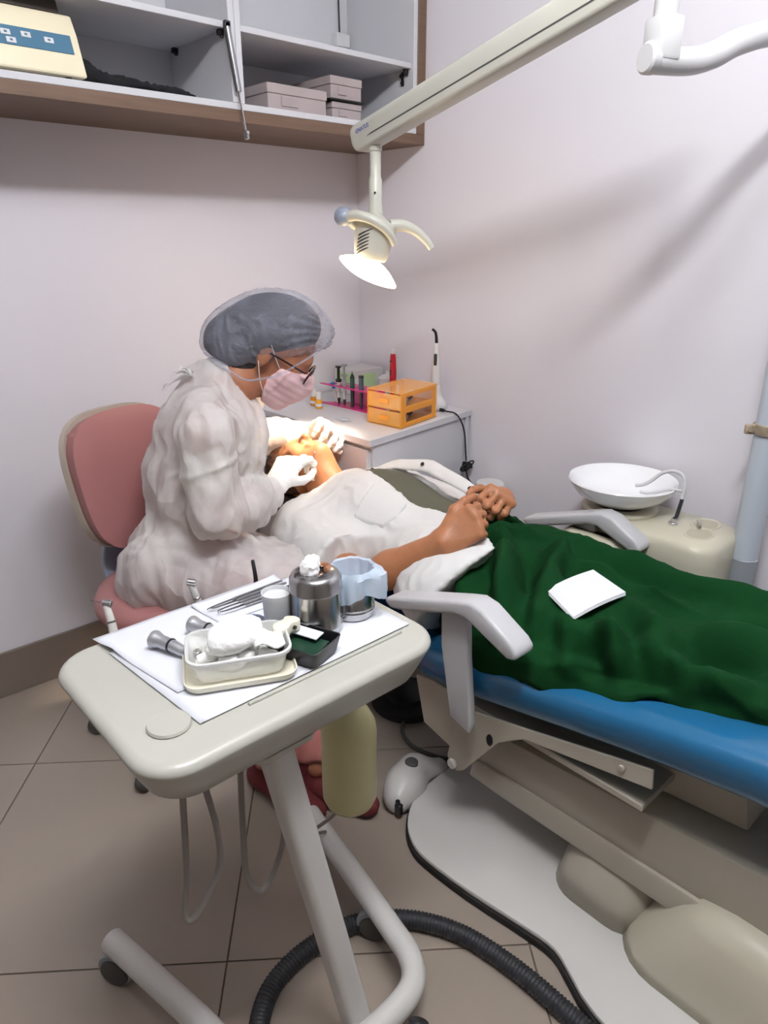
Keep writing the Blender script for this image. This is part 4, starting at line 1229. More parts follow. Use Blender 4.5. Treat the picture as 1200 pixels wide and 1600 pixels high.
    gown = [ell(che + f * 0.012 - ZV * 0.015, (0.128, 0.150, 0.135), (f, l, ZV), 0.05), ell(mid + ZV * 0.02 + f * 0.012, (0.122, 0.160, 0.165), (f, l, ZV), 0.06), ell(pel + f * 0.015, (0.135, 0.19, 0.125), (f, l, ZV), 0.06),
            ell(che - f * 0.035 + ZV * 0.035, (0.100, 0.135, 0.085), (f, l, ZV), 0.05), cap(nb + ZV * 0.010 - f * 0.025, nb - ZV * 0.09 - f * 0.05, 0.068, 0.085, 0.04),
            cap(nb - ZV * 0.03 - f * 0.03, rs, 0.070, 0.068, 0.04), cap(nb - ZV * 0.03 - f * 0.03, ls, 0.070, 0.068, 0.04),
            cap(rs - ZV * 0.01, re_ + ZV * 0.03, 0.064, 0.060, 0.022), cap(re_ + np.array([0.0, 0, 0.004]), re_ + (rw - re_) * 0.50 - ZV * 0.006, 0.060, 0.064, 0.02), cone(re_ + (rw - re_) * 0.42 - ZV * 0.004, re_ + (rw - re_) * 0.84, 0.066, 0.046, 0.02),
            cap(ls, le, 0.066, 0.058, 0.03), cap(le, le + (lw - le) * 0.6, 0.054, 0.046, 0.03), cone(le + (lw - le) * 0.5, le + (lw - le) * 0.9, 0.046, 0.034, 0.02),
            cap(rh + f * 0.02, rh + (rk - rh) * 0.85, 0.108, 0.100, 0.06), cap(lh, lk + ZV * 0.03, 0.105, 0.092, 0.06), cap((rh + lh) / 2, (rk + lk) / 2 + ZV * 0.05, 0.10, 0.09, 0.06),
            ell((0.700, 1.665, 0.485), (0.095, 0.12, 0.085), (f, l, ZV), 0.05)]
    bd = skin
    def gpost(P, D):
        # open neck: a hollow in front of and around the throat
        c = nb + f * 0.085 + ZV * 0.060
        e = np.sqrt((((P - c) @ f) / 0.085) ** 2 + (((P - c) @ l) / 0.070) ** 2 + ((P[..., 2] - c[2]) / 0.095) ** 2)
        D = np.maximum(D, (1 - e) * 0.075)
        # hem: the gown hangs over the seat and stops below the thighs
        return np.maximum(D, 0.432 + 0.03 * np.sin(9 * P[..., 0] + 14 * P[..., 1]) - P[..., 2])
    V, Q = sdf_mesh(gown, 0.0065, gpost)
    V = crumple(V, Q, 0.013, 0.13, 5, 3, 0.5, (1.2, 1.2, 0.5))
    V = crumple(V, Q, 0.0065, 0.055, 5, 8, 0.5, (1.2, 1.2, 0.45))
    # sleeve rings bunch along the forearm
    ax = unit(rw - re_); tt = (V - re_) @ ax; dist = np.linalg.norm((V - re_) - tt[:, None] * ax, axis=1)
    m = np.clip((0.12 - dist) / 0.04, 0, 1) * np.clip(tt / 0.05, 0, 1)
    N = vnormals(V, Q); V = V + N * (m * 0.006 * np.sin(tt * 150 + 3 * noise(V * 14)))[:, None]
    # stitched seam around the upper sleeve
    dz = V[:, 2] - (rs[2] - 0.085 + 0.02 * ((V - rs) @ R_) / 0.06)
    near = np.clip((0.11 - np.linalg.norm((V - rs)[:, :2], axis=1)) / 0.02, 0, 1)
    V = V + vnormals(V, Q) * (near * 0.006 * np.exp(-(dz / 0.007) ** 2))[:, None]
    obj('gown', (V, Q), 'gown', t, angle=180)
    # neck ties at the nape
    nape = nb - f * 0.070 + ZV * 0.045
    for (dx, dz, w, ln) in ((-0.05, 0.035, 0.012, 0.05), (-0.075, 0.0, 0.010, 0.06), (-0.03, 0.05, 0.012, 0.045)):
        G = [[nape - l * 0.06 + f * (dx * s) + ZV * (dz * s - 0.03 * s * s) + l * (w * (k - 1)) + ZV * 0.006 * math.sin(5 * s + k) for k in range(3)] for s in np.linspace(0, 1, 7)]
        obj('neck_tie', sheet(G, 0.0012), 'gown', t, angle=180)
    # hair and bouffant cap
    def qi(r, b, z): return OC + R_ * r + FW * b + ZV * z
    A = (R_, FW, ZV)
    hairp = [ell(qi(0.038, 0, 0.085), (0.122, 0.094, 0.084), A, 0.03), ell(qi(-0.060, 0, 0.052), (0.076, 0.082, 0.071), A, 0.03), ell(qi(-0.035, 0, 0.0), (0.06, 0.066, 0.06), A, 0.03)]
    def zlow(r): return np.interp(r, [-0.15, -0.12, -0.017, 0.06, 0.165], [0.045, 0.024, -0.034, -0.022, 0.034])
    def hpost(P, D):
        r = (P - OC) @ R_
        return np.maximum(D, zlow(r) + 0.004 - (P[..., 2] - OC[2]))
    V, Q = sdf_mesh(hairp, 0.006, hpost)
    obj('hair', (V, Q), 'hair_dark', t, angle=180)
    capp = [ell(qi(0.040, 0, 0.085), (0.135, 0.104, 0.094), A, 0.04), ell(qi(-0.060, 0, 0.052), (0.084, 0.090, 0.080), A, 0.04), ell(qi(0.165, 0.0, 0.068), (0.024, 0.03, 0.030), A, 0.03)]
    def cpost(P, D):
        r = (P - OC) @ R_
        return np.maximum(D, zlow(r) - (P[..., 2] - OC[2]))
    V, Q = sdf_mesh(capp, 0.005, cpost)
    k = qi(0.178, 0, 0.066); th = np.arctan2((V - k) @ FW, V[:, 2] - k[2]); dk = np.linalg.norm(V - k, axis=1)
    N = vnormals(V, Q)
    V = V + N * (0.0035 * np.sin(th * 26 + 2 * noise(V * 20)) * np.clip(1.1 - dk / 0.16, 0, 1))[:, None]
    V = crease(V, Q, 0.0025, 30, (1, 1, 0.5))
    c = obj('bouffant_cap', (V, Q), 'cap', t, angle=180)
    rim = [qi(r, -0.5 * math.sqrt(max(0, 1 - ((r - 0.01) / 0.16) ** 2)) * 0.20, float(zlow(r)) + 0.002) for r in np.linspace(-0.125, 0.155, 15)]
    obj('elastic_rim', tube(spline(rim, 3), 0.0028, 6), 'cap', c)
    # face mask: skin of the lower face pushed out and cut to shape
    mk = hp[:9] + hp[9::3] + [ell(q(0.088, 0, -0.030), (0.040, 0.042, 0.046), (g, np.cross(u, g), u), 0.02)]
    lv = np.cross(u, g)
    def mpost(P, D):
        a = (P - O) @ g; b = (P - O) @ lv; c_ = (P - O) @ u
        D = D - 0.009
        cut = np.maximum.reduce([c_ - (0.000 + 0.25 * (a - 0.06)), -(c_ + 0.118), (0.030 + 0.28 * np.abs(c_ + 0.05)) - a])
        return np.maximum(D, cut)
    V, Q = sdf_mesh(mk, 0.0035, mpost, pad=0.012)
    pl = (V - O) @ u
    N = vnormals(V, Q); V = V + N * (0.0006 * np.sin(pl * 330))[:, None]
    m = obj('face_mask', (V, Q), 'pink_mask', t, angle=60)
    for b in (-1, 1):
        obj('mask_strap', tube(spline([q(0.045, 0.064 * b, -0.012), q(0.02, 0.080 * b, 0.008), q(-0.008, 0.088 * b, 0.030)], 6), 0.0012, 6), 'white_plastic', m)
        obj('mask_strap', tube(spline([q(0.05, 0.058 * b, -0.088), q(0.02, 0.072 * b, -0.062), q(-0.012, 0.086 * b, -0.02)], 6), 0.0012, 6), 'white_plastic', m)
    # glasses
    gl = obj('glasses', join(*[tube([q(0.112 - 0.010 * abs(b) * 0.0 - 0.35 * (abs(0.033 * b + 0.026 * math.cos(a)) ** 2) * 4, 0.033 * b + 0.026 * math.cos(a), 0.012 + 0.021 * math.sin(a)) for a in np.linspace(0, 2 * math.pi, 24, endpoint=False)], 0.0026, 8, True) for b in (-1, 1)],
              tube([q(0.112, -0.009, 0.018), q(0.114, 0, 0.021), q(0.112, 0.009, 0.018)], 0.0024, 8),
              *[tube(spline([q(0.098, 0.059 * b, 0.020), q(0.088, 0.072 * b, 0.020), q(0.04, 0.079 * b, 0.016), q(0.0, 0.084 * b, 0.012)], 5), 0.0024, 8) for b in (-1, 1)]), 'glasses_frame', t)
    for b in (-1, 1):
        obj('lens', lathe([(0, -0.0005), (0.0235, -0.0005), (0.0235, 0.0005), (0, 0.0005)], q(0.1095, 0.033 * b, 0.012), g, 24), 'lens_glass', gl)
    # gloved hands
    P, tips = hand_prims(rw, unit((0.66, 0.22, 0.46)), unit((-0.62, -0.35, 0.75)), 1, ((35, 40, 25), (42, 45, 30), (58, 55, 35), (66, 60, 35)), ((0.7, 0.55, -0.45), (0.85, 0.1, -0.5), (0.9, -0.15, -0.3)))
    P.append(cone(rw - unit(rw - re_) * 0.075, rw + unit(rw - re_) * 0.005, 0.036, 0.031, 0.012))
    P.append(cone(rw - unit(rw - re_) * 0.080, rw - unit(rw - re_) * 0.071, 0.0385, 0.0385, 0.004))
    V, Q = sdf_mesh(P, 0.0028)
    obj('glove', (crease(V, Q, 0.0008, 60), Q), 'glove', t, angle=180)
    P, tips2 = hand_prims(lw, unit((0.05, -0.85, 0.36)), unit((0.72, 0.25, 0.62)), -1, ((38, 48, 25), (40, 50, 28), (44, 50, 30), (50, 50, 30)), ((0.7, 0.5, -0.5), (0.85, 0.35, -0.5), (0.9, 0.2, -0.5)), 1.0, 0.35)
    P.append(cone(lw - unit(lw - le) * 0.07, lw + unit(lw - le) * 0.005, 0.035, 0.031, 0.012))
    V, Q = sdf_mesh(P, 0.0028)
    obj('glove', (crease(V, Q, 0.0008, 60), Q), 'glove', t, angle=180)
    return t, tips, tips2
_, DT, DT2 = dentist()

# steel probe held in the right hand
a = (DT[0] + DT[4]) / 2
dr = unit(np.array([1.215, 1.640, 0.775]) - a)
o = obj('dental_probe', join(tube([a - dr * 0.045, a - dr * 0.02, a + dr * 0.03], [0.003, 0.0034, 0.0026], 8), tube([a + dr * 0.03, np.array([1.213, 1.640, 0.782])], [0.0016, 0.001], 8)), 'steel')
tag(o, 'slim steel probe held in the gloved right hand at the mouth', 'instrument')

# ------------------------------------------------------------------ the patient
SK_Y = [1.04, 1.00, 0.95, 0.85, 0.75, 0.65, 0.55, 0.45, 0.35, 0.20, 0.0, -0.20, -0.36]
SK_N = [1.085, 1.075, 1.055, 1.000, 0.980, 0.985, 1.000, 1.030, 1.065, 1.085, 1.09, 1.10, 1.10]
SK_F = [1.415, 1.43, 1.45, 1.485, 1.50, 1.505, 1.505, 1.50, 1.49, 1.48, 1.47, 1.45, 1.44]
SK_B = [0.52, 0.50, 0.49, 0.490, 0.505, 0.525, 0.548, 0.575, 0.595, 0.610, 0.61, 0.605, 0.60]
SK_T = [0.688, 0.694, 0.697, 0.692, 0.682, 0.674, 0.668, 0.664, 0.668, 0.676, 0.680, 0.668, 0.655]
def skv(tab, y): return np.interp(-np.asarray(y), -np.array(SK_Y), tab)
def skirt_point(y, tt):
    xn, xf, zb, zt = skv(SK_N, y), skv(SK_F, y), skv(SK_B, y), skv(SK_T, y)
    xc, w = (xn + xf) / 2, (xf - xn) / 2
    c = -np.cos(np.pi * tt)
    x = xc + w * np.sign(c) * np.abs(c) ** 0.85
    z = zb + (zt - zb) * np.sin(np.pi * tt) ** 0.72
    # thighs: a soft valley between the legs, growing towards the knees
    v = np.clip((0.92 - y) / 0.35, 0, 1)
    z = z - 0.040 * v * np.clip((y + 0.1) / 0.35, 0.3, 1) * np.exp(-((x - (xc + 0.02)) / 0.055) ** 2)
    z = z + 0.012 * v * np.exp(-((x - (xc - 0.11)) / 0.07) ** 2)
    return x, z
def skirt_fold(y, x, z):
    """long draped folds (height in metres)"""
    h = 0.0
    # folds: (y0, x0) -> (y1, x1), width, height
    for (ya, xa, yb, xb, w, a) in ((0.90, 1.19, 0.76, 1.02, 0.020, 0.016), (0.80, 1.24, 0.70, 1.06, 0.022, 0.020), (0.80, 1.24, 0.45, 1.30, 0.025, 0.012), (0.96, 1.13, 0.86, 1.02, 0.014, 0.010), (0.70, 1.06, 0.44, 1.09, 0.025, 0.014),
                                   (0.62, 1.20, 0.40, 1.06, 0.025, 0.012), (0.72, 1.16, 0.60, 1.01, 0.018, 0.014), (0.58, 1.10, 0.50, 1.02, 0.018, 0.014), (0.97, 1.20, 0.86, 1.30, 0.010, 0.010), (0.98, 1.16, 0.90, 1.20, 0.010, 0.010), (0.50, 1.14, 0.30, 1.20, 0.03, 0.016), (0.42, 1.08, 0.30, 1.10, 0.02, 0.016), (0.85, 1.33, 0.30, 1.42, 0.02, 0.008)):
        d = np.array([yb - ya, xb - xa]); L2 = d @ d
        s = np.clip(((y - ya) * d[0] + (x - xa) * d[1]) / L2, 0, 1)
        dist = np.hypot(y - (ya + s * d[0]), x - (xa + s * d[1]))
        h = h + a * np.exp(-(dist / w) ** 2) * np.sin(np.pi * np.clip(s, 0.08, 0.95)) ** 0.5 - 0.5 * a * np.exp(-((dist - 2.0 * w) / w) ** 2) * np.sin(np.pi * np.clip(s, 0.08, 0.95))
    P = np.stack([x, y, z], -1)
    h = 3.0 * h + 0.012 * ridged(P, 6.0, (1.0, 0.7, 1.0), 0.9, 2.0) + 0.0045 * ridged(P, 14.0, (1.0, 0.6, 1.0), 0.9, 6.0)
    h = h * (1 - 0.9 * np.exp(-(((x - 1.135) ** 2 + (y - 0.655) ** 2) / 0.095 ** 2) ** 2))
    return h

def patient():
    t = thing('person', 'patient lying in the dental chair in white shirt and dark green skirt', 'person', (1.245, 0.9, 0.5))
    O = np.array([1.215, 1.690, 0.676])
    g = unit((-0.06, 0.10, 1.0)); u = unit((0, 1, -0.02))
    hp, q = head_prims(O, g, u, 0.98)
    torso = [ell((1.235, 1.375, 0.602), (0.175, 0.19, 0.135), None, 0.06), ell((1.245, 1.10, 0.590), (0.168, 0.22, 0.110), None, 0.08), ell((1.245, 0.92, 0.565), (0.175, 0.18, 0.095), None, 0.06), cap((1.075, 1.475, 0.585), (1.40, 1.475, 0.595), 0.070, 0.070, 0.06)]
    rs = np.array([1.045, 1.455, 0.570]); re_ = np.array([0.995, 1.165, 0.565]); rw = np.array([1.062, 0.972, 0.712])
    ls = np.array([1.425, 1.455, 0.585]); le = np.array([1.475, 1.17, 0.590]); lw = np.array([1.335, 1.030, 0.735])
    hR, tR = hand_prims(rw, unit((0.42, -0.38, 0.42)), unit((-0.72, -0.45, 0.42)), -1, ((70, 75, 40), (78, 80, 45), (82, 80, 45), (85, 80, 45)), ((0.75, 0.5, 0.0), (0.95, 0.15, -0.35), (0.8, 0.0, -0.6)), 0.98, 0.1)
    hL, tL = hand_prims(lw, unit((-0.60, -0.42, 0.30)), unit((0.05, -0.50, 0.86)), 1, ((55, 70, 40), (58, 72, 40), (62, 72, 40), (68, 72, 40)), ((0.7, 0.6, -0.2), (0.9, 0.3, -0.4), (0.9, 0.0, -0.5)), 0.98, 0.15)
    skin = hp + torso + [cap(q(-0.01, 0, -0.07), (1.225, 1.525, 0.590), 0.054, 0.060, 0.03), cap(q(0.04, 0, -0.085), (1.225, 1.52, 0.63), 0.026, 0.03, 0.04),
        cap(rs, re_, 0.046, 0.041, 0.02), cap(re_, re_ + (rw - re_) * 0.35, 0.042, 0.043, 0.02), cap(re_ + (rw - re_) * 0.35, rw, 0.042, 0.028, 0.02, None),
        cap(ls, le, 0.046, 0.041, 0.03), cap(le, lw, 0.041, 0.028, 0.02)] + hR + hL
    for sx in (-1, 1):
        hj = np.array([1.255 + 0.085 * sx, 0.86, 0.552]); kn = np.array([1.27 + 0.10 * sx, 0.42, 0.580]); an = np.array([1.27 + 0.085 * sx, -0.20, 0.585]); 
        skin += [cap(hj, kn, 0.058, 0.040, 0.03), cap(kn, an, 0.044, 0.030, 0.02), cap(an, an + np.array([0, -0.09, 0.09]), 0.030, 0.026, 0.02)]
    V, Q = sdf_mesh(skin, 0.0042)
    obj('body', (relax(V, Q, 1, 0.3), Q), 'skin_patient', t, angle=180)
    # hair
    hair = [ell(q(-0.035, 0, 0.065), (0.088, 0.090, 0.090), (g, np.cross(u, g), u), 0.03), ell(q(-0.06, -0.03, 0.13), (0.045, 0.07, 0.06), (g, np.cross(u, g), u), 0.04), ell(q(0.015, 0, 0.105), (0.06, 0.072, 0.045), (g, np.cross(u, g), u), 0.03)]
    V, Q = sdf_mesh(hair, 0.006, lambda P, D: np.maximum(D, 0.612 - P[..., 2]))
    obj('hair', (crease(V, Q, 0.003, 40, (1, 0.3, 1)), Q), mat('hair_brown', '#3a2114', 0.5, var=0.35, vscale=40, bump=0.6, bscale=60, stretch=(6, 1, 6)), t, angle=180)
    # dark knitted top and white open shirt
    knit = torso
    V, Q = sdf_mesh(knit, 0.007, lambda P, D: np.maximum.reduce([D - 0.004, 0.90 - P[..., 1], P[..., 1] - 1.47]), pad=0.01)
    obj('undershirt', (V, Q), 'olive_knit', t, angle=180)
    sl = [cone(rs + np.array([0.012, 0.05, 0.0]), np.array([1.008, 1.262, 0.572]), 0.080, 0.074, 0.05, ((0, 0, 1), 1.08)), cone(ls + np.array([-0.01, 0.05, 0.0]), np.array([1.462, 1.262, 0.585]), 0.078, 0.074, 0.05)]
    base = [ell((1.235, 1.375, 0.602), (0.178, 0.195, 0.138), None, 0.06), ell((1.245, 1.10, 0.590), (0.180, 0.22, 0.116), None, 0.08), ell((1.245, 0.94, 0.575), (0.198, 0.19, 0.108), None, 0.06), cap((1.075, 1.475, 0.585), (1.40, 1.475, 0.595), 0.074, 0.074, 0.06)]
    shirt = base + [ell((1.150, 0.950, 0.585), (0.176, 0.19, 0.120), None, 0.05)] + sl
    def carve(P, D):
        x, y, z = P[..., 0], P[..., 1], P[..., 2]
        D = D - 0.010
        hem = 0.884 + (0.70 - z) * 0.55 + np.interp(x, [0.95, 1.14, 1.18, 1.5], [0.0, 0.0, 0.15, 0.18])
        D = np.maximum(D, hem - y)
        # open front
        near = np.interp(y, [0.90, 1.05, 1.20, 1.35, 1.47, 1.60], [1.200, 1.205, 1.195, 1.205, 1.230, 1.20]); far = np.interp(y, [0.90, 1.05, 1.20, 1.35, 1.47, 1.60], [1.33, 1.345, 1.36, 1.345, 1.30, 1.28])
        op = np.maximum.reduce([near - x, x - far, 0.60 - z])
        D = np.maximum(D, -op)
        # neck hole
        e = np.sqrt(((x - 1.225) / 0.075) ** 2 + ((y - 1.585) / 0.105) ** 2 + ((z - 0.64) / 0.12) ** 2)
        return np.maximum(D, (1 - e) * 0.08)
    V, Q = sdf_mesh(shirt, 0.006, carve, pad=0.012)
    msk = lambda P: np.clip((P[:, 2] - 0.5) / 0.05, 0.3, 1)
    V = crumple(V, Q, 0.006, 0.12, 4, 21, 0.5, (1, 1, 1), msk); V = crease(V, Q, 0.0025, 16, (1, 1, 1), 4.0, msk)
    sh = obj('shirt', (relax(V, Q, 1, 0.25), Q), 'shirt_white', t, angle=180)
    # breast pocket
    def pocket(P, D):
        x, y, z = P[..., 0], P[..., 1], P[..., 2]
        a = (x - 1.135) * 0.97 + (y - 1.255) * 0.22; b = -(x - 1.135) * 0.22 + (y - 1.255) * 0.97
        return np.maximum.reduce([D - 0.0170, np.abs(a) - 0.046, np.abs(b) - 0.058, (np.abs(a) + -b * 0.9) - 0.075, 0.62 - z])
    V, Q = sdf_mesh(base, 0.004, pocket, pad=0.02)
    obj('pocket', (V, Q), 'shirt_white', sh, angle=50)
    # far placket folded outwards, with press studs
    ys = np.linspace(1.50, 1.02, 22)
    lo = np.stack([np.interp(ys, [1.02, 1.15, 1.30, 1.42, 1.50], [1.312, 1.325, 1.335, 1.315, 1.275]), ys, np.interp(ys, [1.02, 1.15, 1.30, 1.42, 1.50], [0.700, 0.722, 0.740, 0.728, 0.690])], -1)
    hi = lo + np.stack([np.full(22, 0.030), np.zeros(22) + 0.004, np.interp(ys, [1.02, 1.15, 1.28, 1.42, 1.50], [0.004, 0.020, 0.028, 0.020, 0.010])], -1)
    G = [[lo[i] + (hi[i] - lo[i]) * s + np.array([0, 0, 0.003 * math.sin(math.pi * s) + 0.001 * math.sin(i)]) for s in np.linspace(0, 1, 6)] for i in range(22)]
    pk = obj('placket', sheet(G, 0.0025), 'shirt_white', sh, angle=180)
    nrm = unit(np.cross(hi[10] - lo[10], lo[11] - lo[9])); nrm = nrm if nrm[2] > 0 else -nrm
    for i in (1, 8, 16):
        c = (lo[i] + hi[i]) / 2 + nrm * 0.008
        obj('press_stud', lathe([(0.0022, 0), (0.0058, 0), (0.0058, 0.0015), (0.0022, 0.0015)], c, nrm, 16), 'dark_metal', sh)
    # collar at the near side of the neck
    G = []
    for i in range(15):
        a = math.radians(-165 + 215 * i / 14)
        c = np.array([1.225 + 0.074 * math.sin(a), 1.555 - 0.055 * math.cos(a), 0.632 + 0.040 * math.cos(a)])
        o_ = unit(np.array([math.sin(a) * 0.8, -0.75 * math.cos(a) - 0.35, 0.3]))
        G.append([c + o_ * s * 0.036 + ZV * (0.010 * math.sin(math.pi * s) - 0.012 * s) for s in np.linspace(0, 1, 5)])
    obj('collar', sheet(G, 0.0035), 'shirt_white', sh, angle=180)
    # skirt
    ys = np.linspace(1.04, -0.36, 190); ts = np.linspace(0, 1, 96)
    Y, Tt = np.meshgrid(ys, ts, indexing='ij')
    X, Z = skirt_point(Y, Tt)
    P = np.stack([X, Y, Z], -1)
    du = np.gradient(P, axis=0); dv = np.gradient(P, axis=1); N = np.cross(dv, du); N /= np.maximum(1e-9, np.linalg.norm(N, axis=2, keepdims=True))
    N *= np.sign(N[..., 2:3] + 1e-9) * 1.0
    N = np.where((np.abs(N[..., 2:3]) < 0.15), unit((0, 0, 1)) * 0 + np.stack([np.sign(X - 1.245), np.zeros_like(X), np.zeros_like(X)], -1), N)
    H = skirt_fold(Y, X, Z)
    H = H * np.clip(np.sin(np.pi * Tt) * 3, 0.25, 1)
    P = P + N * H[..., None]
    # hem wobble where the cloth meets the seat edge
    w = np.clip(1 - Tt / 0.10, 0, 1)
    P[..., 2] += w * (0.010 * np.sin(Y * 31) + 0.006 * np.sin(Y * 57 + 1)); P[..., 0] += w * 0.008 * np.sin(Y * 43 + 2)
    rings = []
    for i in range(len(ys)):
        ring = list(P[i]); n2 = 12
        a, b = P[i][-1], P[i][0]
        for k in range(1, n2): ring.append(a + (b - a) * k / n2)
        rings.append(ring)
    obj('skirt', loft(rings), 'green_cloth', t, angle=180)
    # gathered waistband
    wb = []
    for s in np.linspace(0.06, 0.94, 40):
        x, z = skirt_point(1.02, s); wb.append((float(x), 1.015 - 0.012 * math.sin(s * 3.1), float(z) + 0.006))
    obj('waistband', tube(wb, [0.012 + 0.002 * math.sin(i * 2.1) for i in range(40)], 8), 'green_cloth', t, angle=180)
    return t
patient()

# folded napkin on the skirt
def napkin():
    c = [np.array(p) for p in ((1.094, 0.720, 0.672), (1.210, 0.688, 0.690), (1.172, 0.591, 0.688), (1.046, 0.624, 0.667))]
    P = np.zeros((15, 15, 3))
    for i in range(15):
        for j in range(15):
            u, v = i / 14, j / 14
            P[i, j] = (c[0] * (1 - u) + c[1] * u) * (1 - v) + (c[3] * (1 - u) + c[2] * u) * v
            P[i, j, 2] += 0.004 * math.sin(math.pi * u) + 0.002
    t = thing('paper_napkin', 'folded white paper napkin lying on the green skirt', 'napkin', tuple(P.reshape(-1, 3).mean(0)))
    for k in range(3):
        obj('paper_layer', sheet(P + np.array([0.0015 * k, 0.001 * k, 0.0022 * k]), 0.0013), 'paper_bright', t, angle=60)
napkin()

# ================================================================== THINGS ON THE TRAY
def paper_sheet(corners, z, label, lift=0.0, name='paper_sheet', layers=1, seed=0.0, curl=()):
    c = [np.array(p, float) for p in corners]; n = 24; G = np.zeros((n, n, 3))
    for i in range(n):
        for j in range(n):
            a, b = i / (n - 1), j / (n - 1)
            p = (c[0] * (1 - a) + c[1] * a) * (1 - b) + (c[3] * (1 - a) + c[2] * a) * b
            h = 0.0
            for (ca, cb, r, amp) in curl: h += amp * max(0, 1 - math.hypot(a - ca, b - cb) / r) ** 2
            G[i, j] = (p[0], p[1], z + h + lift * (0.5 + noise(np.array([[a * 3 + seed, b * 3, 0.5]]))[0]))
    o = obj(name, sheet(G, 0.0008), 'paper', angle=180)
    tag(o, label, 'paper')
    return o
TP = TZ + 0.0022
paper_sheet(((0.292, 0.900), (0.310, 0.672), (0.664, 0.6735), (0.660, 0.936)), TP, 'long white paper sheet covering most of the cream tray', 0.0006)
paper_sheet(((0.288, 0.950), (0.318, 0.745), (0.560, 0.755), (0.560, 0.950)), TP + 0.0020, 'second white paper sheet at the left rear of the tray', 0.0010, seed=3.0, curl=((0.25, 0, 0.25, 0.006),))
paper_sheet(((0.440, 0.940), (0.448, 0.862), (0.60, 0.855), (0.60, 0.945)), TP + 0.0040, 'small white paper pouch under the steel instruments', 0.0008, seed=8.0, curl=((0, 1, 0.35, 0.004), (0, 0, 0.3, 0.004)))
PZ = TP + 0.0042

def canister(x, y, r, h, label, lidded=True):
    t = thing('steel_canister', label, 'canister', (x, y, PZ - 0.001), 'steel canisters on the tray')
    z = PZ - 0.001
    obj('body', lathe([(0.0, z), (r * 0.97, z), (r, z + 0.004), (r + 0.0012, z + 0.010), (r + 0.0012, z + 0.012), (r, z + 0.014), (r, z + h * 0.70), (0.0, z + h * 0.70)], (x, y, 0), n=40), 'steel', t)
    if lidded:
        l = obj('lid', lathe([(0.0, z + h * 0.702), (r + 0.0015, z + h * 0.702), (r + 0.0025, z + h * 0.715), (r + 0.0015, z + h * 0.73), (r + 0.0010, z + h * 0.90), (r * 0.93, z + h * 0.965), (r * 0.80, z + h * 0.99), (r * 0.58, z + h), (r * 0.58, z + h * 1.005), (r * 0.45, z + h * 1.0), (r * 0.44, z + h * 0.93), (0.0, z + h * 0.93)], (x, y, 0), n=40), 'steel', t)
        obj('copper_seam', tube([(x + 0.012 * math.cos(a) + 0.012, y + 0.010 * math.sin(a) + 0.002, z + h * 1.003) for a in np.linspace(-1.5, 2.4, 12)], 0.004, 8), mat('copper', '#d49a78', 0.3, metal=0.8), l)
    else:
        obj('base_ring', lathe([(r, z + h * 0.22), (r + 0.0016, z + h * 0.225), (r + 0.0016, z + h * 0.25), (r, z + h * 0.26)], (x, y, 0), n=40), 'steel_brushed', t)
    return t, z + h
cx, cy = 0.551, 0.756
ct, ctop = canister(cx, cy, 0.0375, 0.094, 'tall steel canister with a lid and cotton tuft on top')
V, Q = sdf_mesh([ell((cx - 0.008, cy + 0.002, ctop + 0.004), (0.015, 0.013, 0.014), None, 0.01), ell((cx + 0.0, cy + 0.008, ctop + 0.012), (0.011, 0.010, 0.011), None, 0.01), ell((cx - 0.012, cy - 0.002, ctop + 0.012), (0.009, 0.009, 0.009), None, 0.01)], 0.002)
N_ = vnormals(V, Q); V = V + N_ * (0.004 * noise(V * 160) + 0.003 * noise(V * 60))[:, None]
o = obj('cotton_ball', (V, Q), 'cotton', angle=180); tag(o, 'fluffy cotton tuft poking out of the tall canister lid', 'cotton')

bx, by = 0.622, 0.757
canister(bx, by, 0.033, 0.064, 'short open steel canister lined with a pale blue bag', False)
def liner():
    z0 = PZ + 0.016; zt = PZ + 0.076; R0 = 0.0305
    rng = np.random.RandomState(3); G = []
    rows = [(0.0, z0), (0.020, z0 + 0.001), (0.029, z0 + 0.012), (R0, zt - 0.03), (R0 + 0.001, zt), (R0 + 0.004, zt + 0.002), (R0 + 0.007, zt - 0.005), (R0 + 0.008, zt - 0.012), (R0 + 0.0085, zt - 0.022), (R0 + 0.009, zt - 0.032), (R0 + 0.0095, zt - 0.042)]
    n = 72
    rings = []
    for k, (r, z) in enumerate(rows):
        ring = []
        for i in range(n):
            a = 2 * math.pi * i / n
            w = 0.0 if k < 2 else (0.0012 if k < 5 else 0.0035 * min(1, (k - 4) / 4))
            rr = r + w * math.sin(a * 7 + k * 0.4) + w * 0.6 * math.sin(a * 13 + 1)
            dz = 0.0 if k < 7 else 0.008 * math.sin(a * 3 + 0.6)
            if k > 5: rr += 0.014 * max(0, math.cos(a - math.radians(-48))) ** 6 + 0.008 * max(0, math.cos(a - math.radians(150))) ** 6
            ring.append((bx + rr * math.cos(a), by + rr * math.sin(a), z + dz))
        rings.append(ring)
    g = loft(rings, True, False)
    rv = np.array(g[0]); rv += (noise(rv * 90) * 0.0022)[:, None] * np.array([1, 1, 0.5]) + (noise(rv * 90 + 31) * 0.0022)[:, None] * np.array([-1, 1, 0.3])
    g = (rv, g[1])
    o = obj('bag_liner', g, 'blue_liner', angle=40)
    tag(o, 'crinkled pale blue plastic bag folded over the short canister rim', 'bag')
liner()

